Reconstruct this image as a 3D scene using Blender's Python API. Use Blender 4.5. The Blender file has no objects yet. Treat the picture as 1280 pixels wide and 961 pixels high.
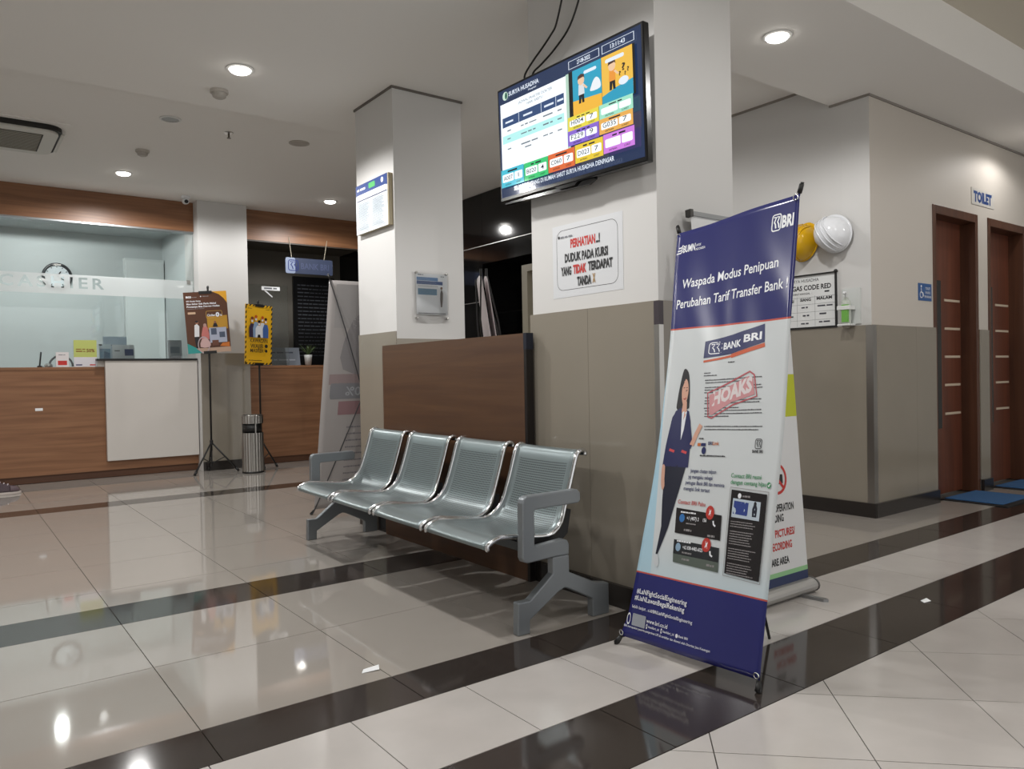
import bpy, bmesh, math, random
from mathutils import Vector, Matrix
from mathutils.geometry import tessellate_polygon
random.seed(11)
S = bpy.context.scene
COL = S.collection

# ------------------------------------------------------------------ camera
F, YAW, PIT, ROL = 951.94, 0.92893393, -0.01302992, -0.01876331
fw = Vector((math.cos(YAW) * math.cos(PIT), math.sin(YAW) * math.cos(PIT), math.sin(PIT)))
rt = Vector((math.sin(YAW), -math.cos(YAW), 0)); up = rt.cross(fw)
cr = rt * math.cos(ROL) + up * math.sin(ROL); cu = up * math.cos(ROL) - rt * math.sin(ROL)
cam = bpy.data.objects.new('camera', bpy.data.cameras.new('camera'))
COL.objects.link(cam); S.camera = cam
cam.data.sensor_width = 36.0; cam.data.lens = F / 1280 * 36; cam.data.clip_start = 0.02
cam.matrix_world = Matrix(((cr.x, cu.x, -fw.x, 0), (cr.y, cu.y, -fw.y, 0), (cr.z, cu.z, -fw.z, 1.0), (0, 0, 0, 1)))

# ------------------------------------------------------------------ world, exposure
W = bpy.data.worlds.new('world'); S.world = W; W.use_nodes = True
W.node_tree.nodes['Background'].inputs[0].default_value = (1.0, 0.985, 0.965, 1)
W.node_tree.nodes['Background'].inputs[1].default_value = 1.1
S.view_settings.view_transform = 'Standard'; S.view_settings.look = 'None'
S.view_settings.gamma = 1.0; S.view_settings.exposure = 0.0; S.view_settings.use_curve_mapping = False
POW = 74.0            # watts of one ceiling downlight
LCOL = (1.0, 0.985, 0.965)

# ------------------------------------------------------------------ materials
def lin(h):
    if not isinstance(h, str): return tuple(h)
    h = h.lstrip('#'); o = []
    for i in (0, 2, 4):
        c = int(h[i:i + 2], 16) / 255
        o.append(c / 12.92 if c <= .04045 else ((c + .055) / 1.055) ** 2.4)
    return tuple(o)
MC = {}
def new_mat(name):
    m = bpy.data.materials.new(name); m.use_nodes = True
    return m, m.node_tree, m.node_tree.nodes['Principled BSDF']
def mat(col, rough=.5, metal=0., spec=.5, var=0., vscale=8., bump=0., coat=0., name=None):
    key = (col, rough, metal, spec, var, vscale, bump, coat)
    if key in MC: return MC[key]
    m, t, b = new_mat(name or 'surface'); c = lin(col)
    b.inputs['Base Color'].default_value = (*c, 1); b.inputs['Roughness'].default_value = rough
    b.inputs['Metallic'].default_value = metal; b.inputs['Specular IOR Level'].default_value = spec
    b.inputs['Coat Weight'].default_value = coat
    if var or bump:
        g = t.nodes.new('ShaderNodeNewGeometry'); n = t.nodes.new('ShaderNodeTexNoise')
        n.inputs['Scale'].default_value = vscale; n.inputs['Detail'].default_value = 5
        t.links.new(g.outputs['Position'], n.inputs['Vector'])
        if var:
            r = t.nodes.new('ShaderNodeMix'); r.data_type = 'RGBA'
            r.inputs[6].default_value = (*[x * (1 - var) for x in c], 1)
            r.inputs[7].default_value = (*[min(1, x * (1 + var)) for x in c], 1)
            t.links.new(n.outputs[0], r.inputs[0]); t.links.new(r.outputs[2], b.inputs['Base Color'])
        if bump:
            bp = t.nodes.new('ShaderNodeBump'); bp.inputs['Strength'].default_value = bump; bp.inputs['Distance'].default_value = .004
            t.links.new(n.outputs[0], bp.inputs['Height']); t.links.new(bp.outputs[0], b.inputs['Normal'])
    MC[key] = m; return m
def wood(c1, c2, axis, rough=.4, scale=1.0, name='wood'):
    m, t, b = new_mat(name)
    g = t.nodes.new('ShaderNodeNewGeometry'); mp = t.nodes.new('ShaderNodeMapping')
    s = [26 * scale] * 3; s['XYZ'.index(axis)] = 1.3 * scale
    mp.inputs['Scale'].default_value = s
    n = t.nodes.new('ShaderNodeTexNoise'); n.inputs['Scale'].default_value = 1; n.inputs['Detail'].default_value = 6; n.inputs['Distortion'].default_value = .6
    r = t.nodes.new('ShaderNodeValToRGB'); r.color_ramp.elements[0].position = .33; r.color_ramp.elements[1].position = .68
    r.color_ramp.elements[0].color = (*lin(c1), 1); r.color_ramp.elements[1].color = (*lin(c2), 1)
    t.links.new(g.outputs['Position'], mp.inputs[0]); t.links.new(mp.outputs[0], n.inputs['Vector'])
    t.links.new(n.outputs[0], r.inputs[0]); t.links.new(r.outputs[0], b.inputs['Base Color'])
    b.inputs['Roughness'].default_value = rough
    return m
def emit(col, k=1.0):
    key = ('e', col, k)
    if key in MC: return MC[key]
    m, t, b = new_mat('lit'); c = lin(col)
    b.inputs['Base Color'].default_value = (.01, .01, .01, 1); b.inputs['Roughness'].default_value = .06
    b.inputs['Emission Color'].default_value = (*c, 1); b.inputs['Emission Strength'].default_value = k
    MC[key] = m; return m
def glass(tint=(.93, .97, .96), refl=.06, haze=0., hcol=(.8, .85, .86)):
    m = bpy.data.materials.new('glass'); m.use_nodes = True; t = m.node_tree; t.nodes.clear()
    o = t.nodes.new('ShaderNodeOutputMaterial'); tr = t.nodes.new('ShaderNodeBsdfTransparent'); gl = t.nodes.new('ShaderNodeBsdfGlossy')
    tr.inputs[0].default_value = (*tint, 1); gl.inputs['Roughness'].default_value = .02
    mx = t.nodes.new('ShaderNodeMixShader'); fr = t.nodes.new('ShaderNodeFresnel'); fr.inputs[0].default_value = 1.5
    t.links.new(fr.outputs[0], mx.inputs[0]); t.links.new(gl.outputs[0], mx.inputs[2])
    if haze:
        df = t.nodes.new('ShaderNodeBsdfDiffuse'); df.inputs[0].default_value = (*hcol, 1)
        tl = t.nodes.new('ShaderNodeBsdfTranslucent'); tl.inputs[0].default_value = (*hcol, 1)
        a = t.nodes.new('ShaderNodeMixShader'); a.inputs[0].default_value = .5
        t.links.new(df.outputs[0], a.inputs[1]); t.links.new(tl.outputs[0], a.inputs[2])
        h = t.nodes.new('ShaderNodeMixShader'); h.inputs[0].default_value = haze
        t.links.new(tr.outputs[0], h.inputs[1]); t.links.new(a.outputs[0], h.inputs[2]); t.links.new(h.outputs[0], mx.inputs[1])
    else:
        t.links.new(tr.outputs[0], mx.inputs[1])
    t.links.new(mx.outputs[0], o.inputs[0]); return m

# ------------------------------------------------------------------ mesh helpers
class MB:
    def __init__(s): s.v = []; s.f = []; s.uv = None
    def add(s, vs, fs):
        k = len(s.v); s.v += [Vector(p) for p in vs]; s.f += [[i + k for i in f] for f in fs]; return s
    def box(s, x0, x1, y0, y1, z0, z1):
        return s.add([(x0, y0, z0), (x1, y0, z0), (x1, y1, z0), (x0, y1, z0), (x0, y0, z1), (x1, y0, z1), (x1, y1, z1), (x0, y1, z1)],
                     [(0, 3, 2, 1), (4, 5, 6, 7), (0, 1, 5, 4), (1, 2, 6, 5), (2, 3, 7, 6), (3, 0, 4, 7)])
    def prism(s, poly, a, b, fn):
        # poly: 2D points, extruded from a to b through fn(p, q, depth)
        n = len(poly); vs = [fn(p, q, a) for p, q in poly] + [fn(p, q, b) for p, q in poly]
        fs = [tuple(range(n)), tuple(range(2 * n - 1, n - 1, -1))] + [(i, i + n, (i + 1) % n + n, (i + 1) % n) for i in range(n)]
        return s.add(vs, fs)
    def tube(s, pts, r, seg=8, closed=False):
        pts = [Vector(p) for p in pts]; n = len(pts); vs = []; fs = []
        rr = r if isinstance(r, (list, tuple)) else [r] * n
        prev = None
        for i, p in enumerate(pts):
            if closed: d = pts[(i + 1) % n] - pts[i - 1]
            else: d = pts[min(i + 1, n - 1)] - pts[max(i - 1, 0)]
            d.normalize()
            if prev is None:
                a = Vector((0, 0, 1)) if abs(d.z) < .9 else Vector((1, 0, 0)); x = d.cross(a).normalized()
            else: x = (prev - d * prev.dot(d)).normalized()
            prev = x; y = d.cross(x)
            vs += [p + (x * math.cos(2 * math.pi * k / seg) + y * math.sin(2 * math.pi * k / seg)) * rr[i] for k in range(seg)]
        for i in range(n if closed else n - 1):
            j = (i + 1) % n
            fs += [(i * seg + k, i * seg + (k + 1) % seg, j * seg + (k + 1) % seg, j * seg + k) for k in range(seg)]
        if not closed: fs += [tuple(range(seg - 1, -1, -1)), tuple(range((n - 1) * seg, n * seg))]
        return s.add(vs, fs)
    def lathe(s, prof, c, seg=24, M=None, caps=True):
        vs = []; n = len(prof); c = Vector(c)
        for r, z in prof:
            for k in range(seg):
                p = Vector((r * math.cos(2 * math.pi * k / seg), r * math.sin(2 * math.pi * k / seg), z))
                vs.append(c + (M @ p if M else p))
        fs = [(i * seg + k, i * seg + (k + 1) % seg, (i + 1) * seg + (k + 1) % seg, (i + 1) * seg + k) for i in range(n - 1) for k in range(seg)]
        if caps: fs += [tuple(range(seg - 1, -1, -1)), tuple(range((n - 1) * seg, n * seg))]
        return s.add(vs, fs)
    def grid(s, fn, nu, nv, uvfn=None):
        vs = [fn(i / nu, j / nv) for j in range(nv + 1) for i in range(nu + 1)]
        fs = [(j * (nu + 1) + i, j * (nu + 1) + i + 1, (j + 1) * (nu + 1) + i + 1, (j + 1) * (nu + 1) + i) for j in range(nv) for i in range(nu)]
        if uvfn: s.uv = [uvfn(i / nu, j / nv) for j in range(nv + 1) for i in range(nu + 1)]
        return s.add(vs, fs)
def root_of(o):
    while o.parent: o = o.parent
    return o
def build(name, mb, m, parent=None, smooth=False, bevel=0, local=False, solid=0, subsurf=0, fixn=True):
    vs = mb.v
    if parent is not None:
        if not local:
            inv = root_of(parent).matrix_basis.inverted(); vs = [inv @ v for v in vs]
        loc = Vector()
    elif local: loc = Vector()
    else:
        lo = [min(v[i] for v in vs) for i in range(3)]; hi = [max(v[i] for v in vs) for i in range(3)]
        loc = Vector(((lo[0] + hi[0]) / 2, (lo[1] + hi[1]) / 2, lo[2])); vs = [v - loc for v in vs]
    me = bpy.data.meshes.new(name); me.from_pydata([tuple(v) for v in vs], [], mb.f)
    if mb.uv:
        l = me.uv_layers.new(name='UVMap')
        for lp in me.loops: l.data[lp.index].uv = mb.uv[lp.vertex_index]
    if fixn:
        bm = bmesh.new(); bm.from_mesh(me); bmesh.ops.recalc_face_normals(bm, faces=bm.faces); bm.to_mesh(me); bm.free()
    if smooth:
        for p in me.polygons: p.use_smooth = True
    me.materials.append(m)
    o = bpy.data.objects.new(name, me); COL.objects.link(o); o.location = loc
    if parent is not None: o.parent = parent
    if solid:
        d = o.modifiers.new('solid', 'SOLIDIFY'); d.thickness = solid; d.offset = 0
    if subsurf:
        d = o.modifiers.new('sub', 'SUBSURF'); d.levels = subsurf; d.render_levels = subsurf
    if bevel:
        d = o.modifiers.new('bevel', 'BEVEL'); d.width = bevel; d.segments = 2; d.limit_method = 'ANGLE'
    return o
def tag(o, label, cat, group=None):
    o['label'] = label; o['category'] = cat
    if group: o['group'] = group
    return o
def thing(name, label, cat, loc, rz=0., group=None):
    o = bpy.data.objects.new(name, None); COL.objects.link(o); o.location = loc; o.rotation_euler = (0, 0, rz)
    o.matrix_basis = Matrix.Translation(loc) @ Matrix.Rotation(rz, 4, 'Z'); o.empty_display_size = .1
    return tag(o, label, cat, group)
def struct(name, mb, m, parent=None, label=None, cat=None, **k):
    o = build(name, mb, m, parent, **k)
    if parent is None: o['kind'] = 'structure'
    if label: o['label'] = label
    if cat: o['category'] = cat
    return o
def box(*a): return MB().box(*a)
def spl(pts, n=6, closed=False):
    # Catmull-Rom through points
    out = []; N = len(pts); P = [Vector(p) for p in pts]
    for i in range(N if closed else N - 1):
        if closed: a, b, c, d = P[i - 1], P[i], P[(i + 1) % N], P[(i + 2) % N]
        else: a, b, c, d = P[max(i - 1, 0)], P[i], P[i + 1], P[min(i + 2, N - 1)]
        for k in range(n):
            t = k / n
            out.append(.5 * ((2 * b) + (c - a) * t + (2 * a - 5 * b + 4 * c - d) * t * t + (3 * b - a - 3 * c + d) * t ** 3))
    if not closed: out.append(P[-1])
    return out

# ------------------------------------------------------------------ flat print (lettering and drawings laid on a surface)
TC = {}
def text_mesh(s, bold=0.0, space=1.0):
    key = (s, bold, space)
    if key in TC: return TC[key]
    cu_ = bpy.data.curves.new('t', 'FONT'); cu_.body = s; cu_.size = 1; cu_.resolution_u = 2; cu_.offset = bold; cu_.space_character = space
    ob = bpy.data.objects.new('t', cu_); COL.objects.link(ob)
    dg = bpy.context.evaluated_depsgraph_get(); me = bpy.data.meshes.new_from_object(ob.evaluated_get(dg))
    vs = [(v.co.x, v.co.y) for v in me.vertices]; fs = [tuple(p.vertices) for p in me.polygons]
    COL.objects.unlink(ob); bpy.data.objects.remove(ob); bpy.data.curves.remove(cu_); bpy.data.meshes.remove(me)
    TC[key] = (vs, fs); return TC[key]
HV = text_mesh('H')[0]; CAP = max(v[1] for v in HV)
class Printer:
    def __init__(s, parent, fn, step=.0004, off=.0006, fine=0, local=False, ax=(1., 1.)):
        s.ax = ax; s.p = parent; s.fn = fn; s.st = step; s.o = off; s.fine = fine; s.d = {}; s.local = local
    def put(s, name, m, vs, fs, join=None):
        if not fs: return
        if s.fine:
            bm = bmesh.new(); bv = [bm.verts.new((a, b, 0)) for a, b in vs]
            for f in fs:
                try: bm.faces.new([bv[i] for i in f])
                except ValueError: pass
            bmesh.ops.triangulate(bm, faces=bm.faces)
            for _ in range(5):
                e = [e for e in bm.edges if e.calc_length() > s.fine]
                if not e: break
                bmesh.ops.subdivide_edges(bm, edges=e, cuts=1); bmesh.ops.triangulate(bm, faces=bm.faces)
            bm.verts.index_update(); vs = [(v.co.x, v.co.y) for v in bm.verts]; fs = [[v.index for v in f.verts] for f in bm.faces]; bm.free()
        k = (name, m.name, join or len(s.d)); mb = s.d.setdefault(k, (MB(), m))[0]
        mb.add([s.fn(a, b, s.o) for a, b in vs], fs); s.o += s.st
    def rect(s, name, m, u0, v0, u1, v1): s.put(name, m, [(u0, v0), (u1, v0), (u1, v1), (u0, v1)], [(0, 1, 2, 3)])
    def poly(s, name, m, pts, smooth=0):
        if smooth: pts = [(p.x, p.y) for p in spl([(a, b, 0) for a, b in pts], smooth, True)]
        tri = tessellate_polygon([[Vector((a, b, 0)) for a, b in pts]])
        s.put(name, m, pts, [tuple(t) for t in tri])
    def rrect(s, name, m, u0, v0, u1, v1, r, n=5):
        s.poly(name, m, rr(u0, v0, u1, v1, r, n))
    def frame(s, name, m, pts, w):
        # outline of a closed polygon, w wide
        n = len(pts); vs = []; fs = []
        for i in range(n):
            a, b, c = [Vector((q[0] * s.ax[0], q[1] * s.ax[1])) for q in (pts[i - 1], pts[i], pts[(i + 1) % n])]
            d = ((b - a).normalized() + (c - b).normalized()).normalized(); nn = Vector((-d.y, d.x)) * w * s.ax[1] / 2
            vs += [(q.x / s.ax[0], q.y / s.ax[1]) for q in (b + nn, b - nn)]
        for i in range(n): j = (i + 1) % n; fs.append((2 * i, 2 * i + 1, 2 * j + 1, 2 * j))
        s.put(name, m, vs, fs)
    def disc(s, name, m, u, v, ru, rv=None, n=20):
        rv = rv or ru; s.put(name, m, [(u + ru * math.cos(2 * math.pi * k / n), v + rv * math.sin(2 * math.pi * k / n)) for k in range(n)], [tuple(range(n))])
    def ring(s, name, m, u, v, r0, r1, n=28):
        s.put(name, m, [(u + r * math.cos(2 * math.pi * k / n), v + r * math.sin(2 * math.pi * k / n)) for r in (r0, r1) for k in range(n)], [(k, (k + 1) % n, n + (k + 1) % n, n + k) for k in range(n)])
    def line(s, name, m, pts, w):
        vs = []; fs = []
        for i, p in enumerate(pts):
            a, b, p = [Vector((q[0] * s.ax[0], q[1] * s.ax[1])) for q in (pts[max(i - 1, 0)], pts[min(i + 1, len(pts) - 1)], p)]
            d = (b - a).normalized(); nn = Vector((-d.y, d.x)) * w * s.ax[1] / 2
            vs += [(q.x / s.ax[0], q.y / s.ax[1]) for q in (p + nn, p - nn)]
        fs = [(2 * i, 2 * i + 1, 2 * i + 3, 2 * i + 2) for i in range(len(pts) - 1)]
        s.put(name, m, vs, fs)
    def text(s, name, m, txt, u, v, h, w=None, al='l', bold=.012, rot=0., shear=0., space=1.0, flip=False):
        vs, fs = text_mesh(txt, bold, space)
        x0 = min(a for a, b in vs); x1 = max(a for a, b in vs); k = h / CAP
        kx = w / (x1 - x0) if w else k
        ww = (x1 - x0) * kx; o = {'l': 0, 'c': -ww / 2, 'r': -ww}[al]
        c, sn = math.cos(rot), math.sin(rot); out = []
        for a, b in vs:
            p = (a - x0) * kx + o + shear * b * k; q = b * k
            if flip: p = ww + 2 * o - p
            out.append((u + p * c - q * sn, v + p * sn + q * c))
        s.put(name, m, out, fs)
    def words(s, name, m, u0, u1, v, h, dens=1.0, rng=random):
        # a line of print too small to read: word-long strokes
        vs = []; fs = []; u = u0
        while u < u1 - h:
            L = min(rng.uniform(1.5, 6) * h, u1 - u); k = len(vs); hh = h * rng.uniform(.75, 1)
            vs += [(u, v), (u + L, v), (u + L, v + hh), (u, v + hh)]; fs.append((k, k + 1, k + 2, k + 3)); u += L + h * .8
        s.put(name, m, vs, fs, 'fine')
    def done(s):
        out = {}
        for (name, _, j), (mb, m) in s.d.items():
            o = build(name, mb, m, s.p, fixn=False, local=s.local); out.setdefault(name, o)
            if j == 'fine': o['kind'] = 'stuff'
        return out
def rr(u0, v0, u1, v1, r, n=5):
    pts = []
    for cx, cy, a in ((u1 - r, v0 + r, -90), (u1 - r, v1 - r, 0), (u0 + r, v1 - r, 90), (u0 + r, v0 + r, 180)):
        for k in range(n + 1):
            t = math.radians(a + 90 * k / n); pts.append((cx + r * math.cos(t), cy + r * math.sin(t)))
    return pts
def plane(o, U, V):
    o = Vector(o); U = Vector(U).normalized(); V = Vector(V).normalized(); N = U.cross(V)
    return lambda u, v, d: o + U * u + V * v + N * d
def bri_mark(P, name, m, u, v, w, h):
    # rounded square emblem with two hooked strokes
    lw = .075 * h
    P.frame(name, m, [(u + w * a, v + h * b) for a, b in rr(0, 0, 1, 1, .2, 3)], lw)
    for k in (0, 1):
        a = u + w * (.17 + .36 * k)
        P.line(name, m, [(a, v + h * .84), (a + w * .27, v + h * .84), (a + w * .09, v + h * .53), (a + w * .22, v + h * .40), (a + w * .30, v + h * .14)], lw * 1.3)


# common materials
white = mat('#cfcecc', .6, bump=.04, vscale=120, name='painted wall'); ceil_m = mat('#f0eeea', .75, bump=.05, vscale=60, name='ceiling paint')
tilew = mat('#8d867a', .14, var=.05, vscale=3, name='glazed wall tile'); black = mat('#141414', .45); blackgloss = mat('#0c0c0e', .12)
base_m = mat('#2a2624', .2, name='dark skirting'); chrome = mat('#d6d8da', .16, 1.0); steel = mat('#b4b2ae', .28, 1.0); alu = mat('#9a9c9e', .35, .8)
wood_x = wood('#7a5236', '#926747', 'X', .42); wood_y = wood('#4b3120', '#5a3e28', 'Y', .42, .8); door_w = wood('#573022', '#6d3d2b', 'Z', .38, .8)
beigetile = mat('#a29c95', .045, spec=.8, var=.035, vscale=2.2, name='polished beige tile'); marble = mat('#c0bbb7', .16, var=.10, vscale=6, name='pale stone tile')
darktile = mat('#38322f', .08, spec=.5, var=.12, vscale=30, name='dark border tile'); grout = mat('#4a443d', .8)
paper = mat('#e6e6e4', .5); ink = mat('#1d1d20', .5); navy = mat('#232a66', .3); red = mat('#c0302a', .4); whitep = mat('#eef0f2', .4)

# ================================================================== STRUCTURE
floor = struct('floor', box(-3, 9.5, -2.5, 11.2, -.12, -.006), grout)
TM = {}
def tile(x0, x1, y0, y1, m, g=.0016):
    w, h = round(x1 - x0 - 2 * g, 4), round(y1 - y0 - 2 * g, 4)
    if w < .03 or h < .03: return
    key = (w, h, m.name)
    if key not in TM:
        o = build('tile', box(-w / 2, w / 2, -h / 2, h / 2, -.0055, 0), m, floor, local=True); TM[key] = o.data
    else:
        o = bpy.data.objects.new('tile', TM[key]); COL.objects.link(o); o.parent = floor
    o.location = Vector(((x0 + x1) / 2, (y0 + y1) / 2, 0)) - floor.location
def cells(a, b, first, step):
    e = [a]; k = math.floor((a - first) / step) + 1
    while first + k * step < b - .02:
        if first + k * step > a + .02: e.append(first + k * step)
        k += 1
    e.append(b); return list(zip(e[:-1], e[1:]))
PB = [(2.055, 2.278), (3.48, 3.79), (6.84, 7.12)]
# dark border bands
for (y0, y1), (xa, xb) in zip(PB, ((-1.8, 8.1), (-1.3, 4.9), (-.7, 4.7))):
    for x0, x1 in cells(xa, xb, .568, .609): tile(x0, x1, y0, y1, darktile)
for x0, x1 in cells(-1.8, 8.1, 1.542, .6): tile(x0, x1, 1.363, 1.664, darktile)
for x0, x1 in cells(-1.8, 8.1, .927, .3968): tile(x0, x1, 1.664, 2.055, marble)
# big polished tiles
for ya, yb, first, xa, xb in ((2.278, 3.48, 2.278, -1.3, 4.97), (3.79, 6.84, 4.70, -.7, 4.97), (7.12, 8.95, 7.12, -.7, 4.75)):
    for y0, y1 in cells(ya, yb, first, .605 if ya < 3 else .61):
        for x0, x1 in cells(xa, xb, .568, .609): tile(x0, x1, y0, y1, beigetile)
for x0, x1 in cells(4.97, 8.1, .568, .609): tile(x0, x1, 2.278, 2.63, beigetile)
# tiles laid on the diagonal
def clip(poly, ymax):
    out = []
    for i in range(len(poly)):
        a, b = poly[i - 1], poly[i]
        if (a[1] <= ymax) != (b[1] <= ymax):
            t = (ymax - a[1]) / (b[1] - a[1]); out.append((a[0] + t * (b[0] - a[0]), ymax))
        if b[1] <= ymax: out.append(b)
    return out
dm = None; g = .0024
for i in range(-6, 14):
    for j in range(-6, 14):
        s0, d0 = 3.445 + .5655 * i + g, .881 + .567 * j + g; s1, d1 = s0 + .5655 - 2 * g, d0 + .567 - 2 * g
        q = [((s + d) / 2, (s - d) / 2) for s, d in ((s0, d0), (s0, d1), (s1, d1), (s1, d0))]
        cx = sum(p[0] for p in q) / 4; cy = sum(p[1] for p in q) / 4
        if not (-.9 < cx < 6.6 and -.6 < cy < 1.75): continue
        c = clip(q, 1.363 - g)
        if len(c) < 3: continue
        full = max(p[1] for p in q) <= 1.363 - g
        if full and dm:
            o = bpy.data.objects.new('tile', dm); COL.objects.link(o); o.parent = floor; o.location = Vector((cx, cy, 0)) - floor.location
        else:
            o = build('tile', MB().prism([(a - cx, b - cy) for a, b in c], -.0055, 0, lambda a, b, z: (a, b, z)), marble, floor, local=True)
            o.location = Vector((cx, cy, 0)) - floor.location
            if full: dm = o.data

# ceilings: a low bulkhead over the waiting area, higher ceilings behind it and over the corridor
struct('ceiling', MB().box(-3, 9.5, 2.91, 11.2, 2.985, 3.3), ceil_m)
struct('ceiling', MB().box(-3, 9.5, 2.03, 2.91, 2.82, 3.3).box(-3, 3.3, 2.91, 5.27, 2.82, 2.984), ceil_m)
struct('ceiling', box(-3, 9.5, -2.5, 2.03, 3.11, 3.3), mat('#d6cfc0', .75, name='corridor ceiling paint'))
struct('wall_rear', MB().box(-3, 9.5, -2.7, -2.5, 2.75, 3.3).box(-3, -2.2, -2.7, -2.5, 0, 2.75).box(3.0, 3.5, -2.7, -2.5, 0, 2.75).box(8.7, 9.5, -2.7, -2.5, 0, 2.75), white)
struct('wall_left', box(-3.2, -3, -2.7, 11.2, 0, 3.3), white)
struct('wall_end', box(9.5, 9.7, -2.7, 2.83, 0, 3.3), white)

def wains(parent, fn, L, first=0., step=.62, z0=.095, z1=1.287, t=.012):
    # glazed panels on a wall face: fn(along, out, z)
    for a, b in cells(0, L, first if first else step, step):
        mb = MB(); a += .0008; b -= .0008
        mb.add([fn(p, q, z) for z in (z0, z1) for p, q in ((a, 0), (b, 0), (b, t), (a, t))], [(0, 3, 2, 1), (4, 5, 6, 7), (0, 1, 5, 4), (1, 2, 6, 5), (2, 3, 7, 6), (3, 0, 4, 7)])
        build('wall_tile', mb, tilew, parent)
def skirting(name, fn, L, t=.02, h=.095):
    struct(name, MB().add([fn(p, q, z) for z in (0, h) for p, q in ((0, -.002), (L, -.002), (L, t), (0, t))], [(0, 3, 2, 1), (4, 5, 6, 7), (0, 1, 5, 4), (1, 2, 6, 5), (2, 3, 7, 6), (3, 0, 4, 7)]), base_m)

# pillar carrying the screen
pil = struct('wall_pillar', box(2.312, 2.80, 2.10, 2.91, 0, 2.821), white)
wains(pil, lambda a, q, z: (2.312 - q, 2.088 + a, z), .832, .42, .5); wains(pil, lambda a, q, z: (2.30 + a, 2.10 - q, z), .512, .6)
wains(pil, lambda a, q, z: (2.80 + q, 2.088 + a, z), .832, .42, .5)
skirting('baseboard_pillar', lambda a, q, z: (2.30 - q, 2.068 + a, z), .852); skirting('baseboard_pillar', lambda a, q, z: (2.2995 + a, 2.088 - q, z), .512)
def corner_strip(x, y, z0, z1, m, sx, sy, name='trim_1', w=.024):
    # bright angle strip on an outer corner; legs run along sx and sy
    struct(name, MB().prism([(x - sx * .003, y - sy * .003), (x + sx * w, y - sy * .003), (x + sx * w, y), (x, y), (x, y + sy * w), (x - sx * .003, y + sy * w)], z0, z1, lambda a, b, z: (a, b, z)), m)
corner_strip(2.30, 2.088, .10, 1.19, steel, 1, 1); corner_strip(2.30, 2.088, 1.19, 1.285, mat('#3a3238', .4), 1, 1, 'trim_2')
# free standing column
colm = struct('wall_column', box(2.29, 2.80, 4.26, 4.79, 0, 2.821), white)
wains(colm, lambda a, q, z: (2.29 - q, 4.26 + a, z), .53, .6, t=.008); wains(colm, lambda a, q, z: (2.29 + a, 4.26 - q, z), .51, .6, z1=1.24, t=.008)
skirting('baseboard_column', lambda a, q, z: (2.282 - q, 4.25 + a, z), .54); skirting('baseboard_column', lambda a, q, z: (2.2815 + a, 4.252 - q, z), .52)
struct('shadow_gap_strip', MB().box(2.282, 2.81, 4.252, 4.262, 2.806, 2.8205).box(2.282, 2.292, 4.262, 4.80, 2.806, 2.8205), mat('#6d6862', .8))  # dark colour stands in for the shadow gap between column and ceiling
# pillar between the counters
post = struct('wall_post', box(2.285, 2.822, 8.78, 9.35, 0, 2.986), white)
wains(post, lambda a, q, z: (2.285 + a, 8.78 - q, z), .537, .6, z1=1.30)
skirting('baseboard_post', lambda a, q, z: (2.285 + a, 8.768 - q, z), .537, h=.10)

# wall with the toilet doors
wr = struct('wall_right', MB().box(4.968, 5.845, 2.63, 2.83, 0, 3.0).box(6.60, 6.79, 2.63, 2.83, 0, 3.0).box(7.545, 9.5, 2.63, 2.83, 0, 3.0)
            .box(5.845, 6.60, 2.63, 2.83, 2.195, 3.0).box(6.79, 7.545, 2.63, 2.83, 2.195, 3.0), mat('#c8c1b8', .6, bump=.04, vscale=120, name='painted wall warm'))
wains(wr, lambda a, q, z: (4.96 + a, 2.63 - q, z), .905, .6); wains(wr, lambda a, q, z: (6.605 + a, 2.63 - q, z), .175, .6); wains(wr, lambda a, q, z: (7.56 + a, 2.63 - q, z), 1.8, .6)
skirting('baseboard_right', lambda a, q, z: (4.95 + a, 2.618 - q, z), .905); skirting('baseboard_right', lambda a, q, z: (6.61 + a, 2.618 - q, z), .17); skirting('baseboard_right', lambda a, q, z: (7.56 + a, 2.618 - q, z), 1.9)
ws = struct('wall_side', box(4.968, 5.168, 2.831, 5.98, 0, 3.0), white)
struct('trim_9', box(4.9675, 4.969, 2.6305, 2.8305, 1.287, 2.82), white)
wains(ws, lambda a, q, z: (4.968 - q, 2.622 + a, z), 3.2, .6)
skirting('baseboard_side', lambda a, q, z: (4.956 - q, 2.6 + a, z), 3.2)
corner_strip(4.9555, 2.6175, .06, 1.285, steel, 1, 1, 'trim_4', .045)
struct('trim_5', MB().box(4.958, 9.5, 2.62, 2.632, 2.806, 2.8205).box(4.958, 4.968, 2.632, 2.91, 2.806, 2.8205).box(4.958, 4.968, 2.91, 5.98, 2.97, 2.9855), mat('#8d8780', .8))

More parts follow.
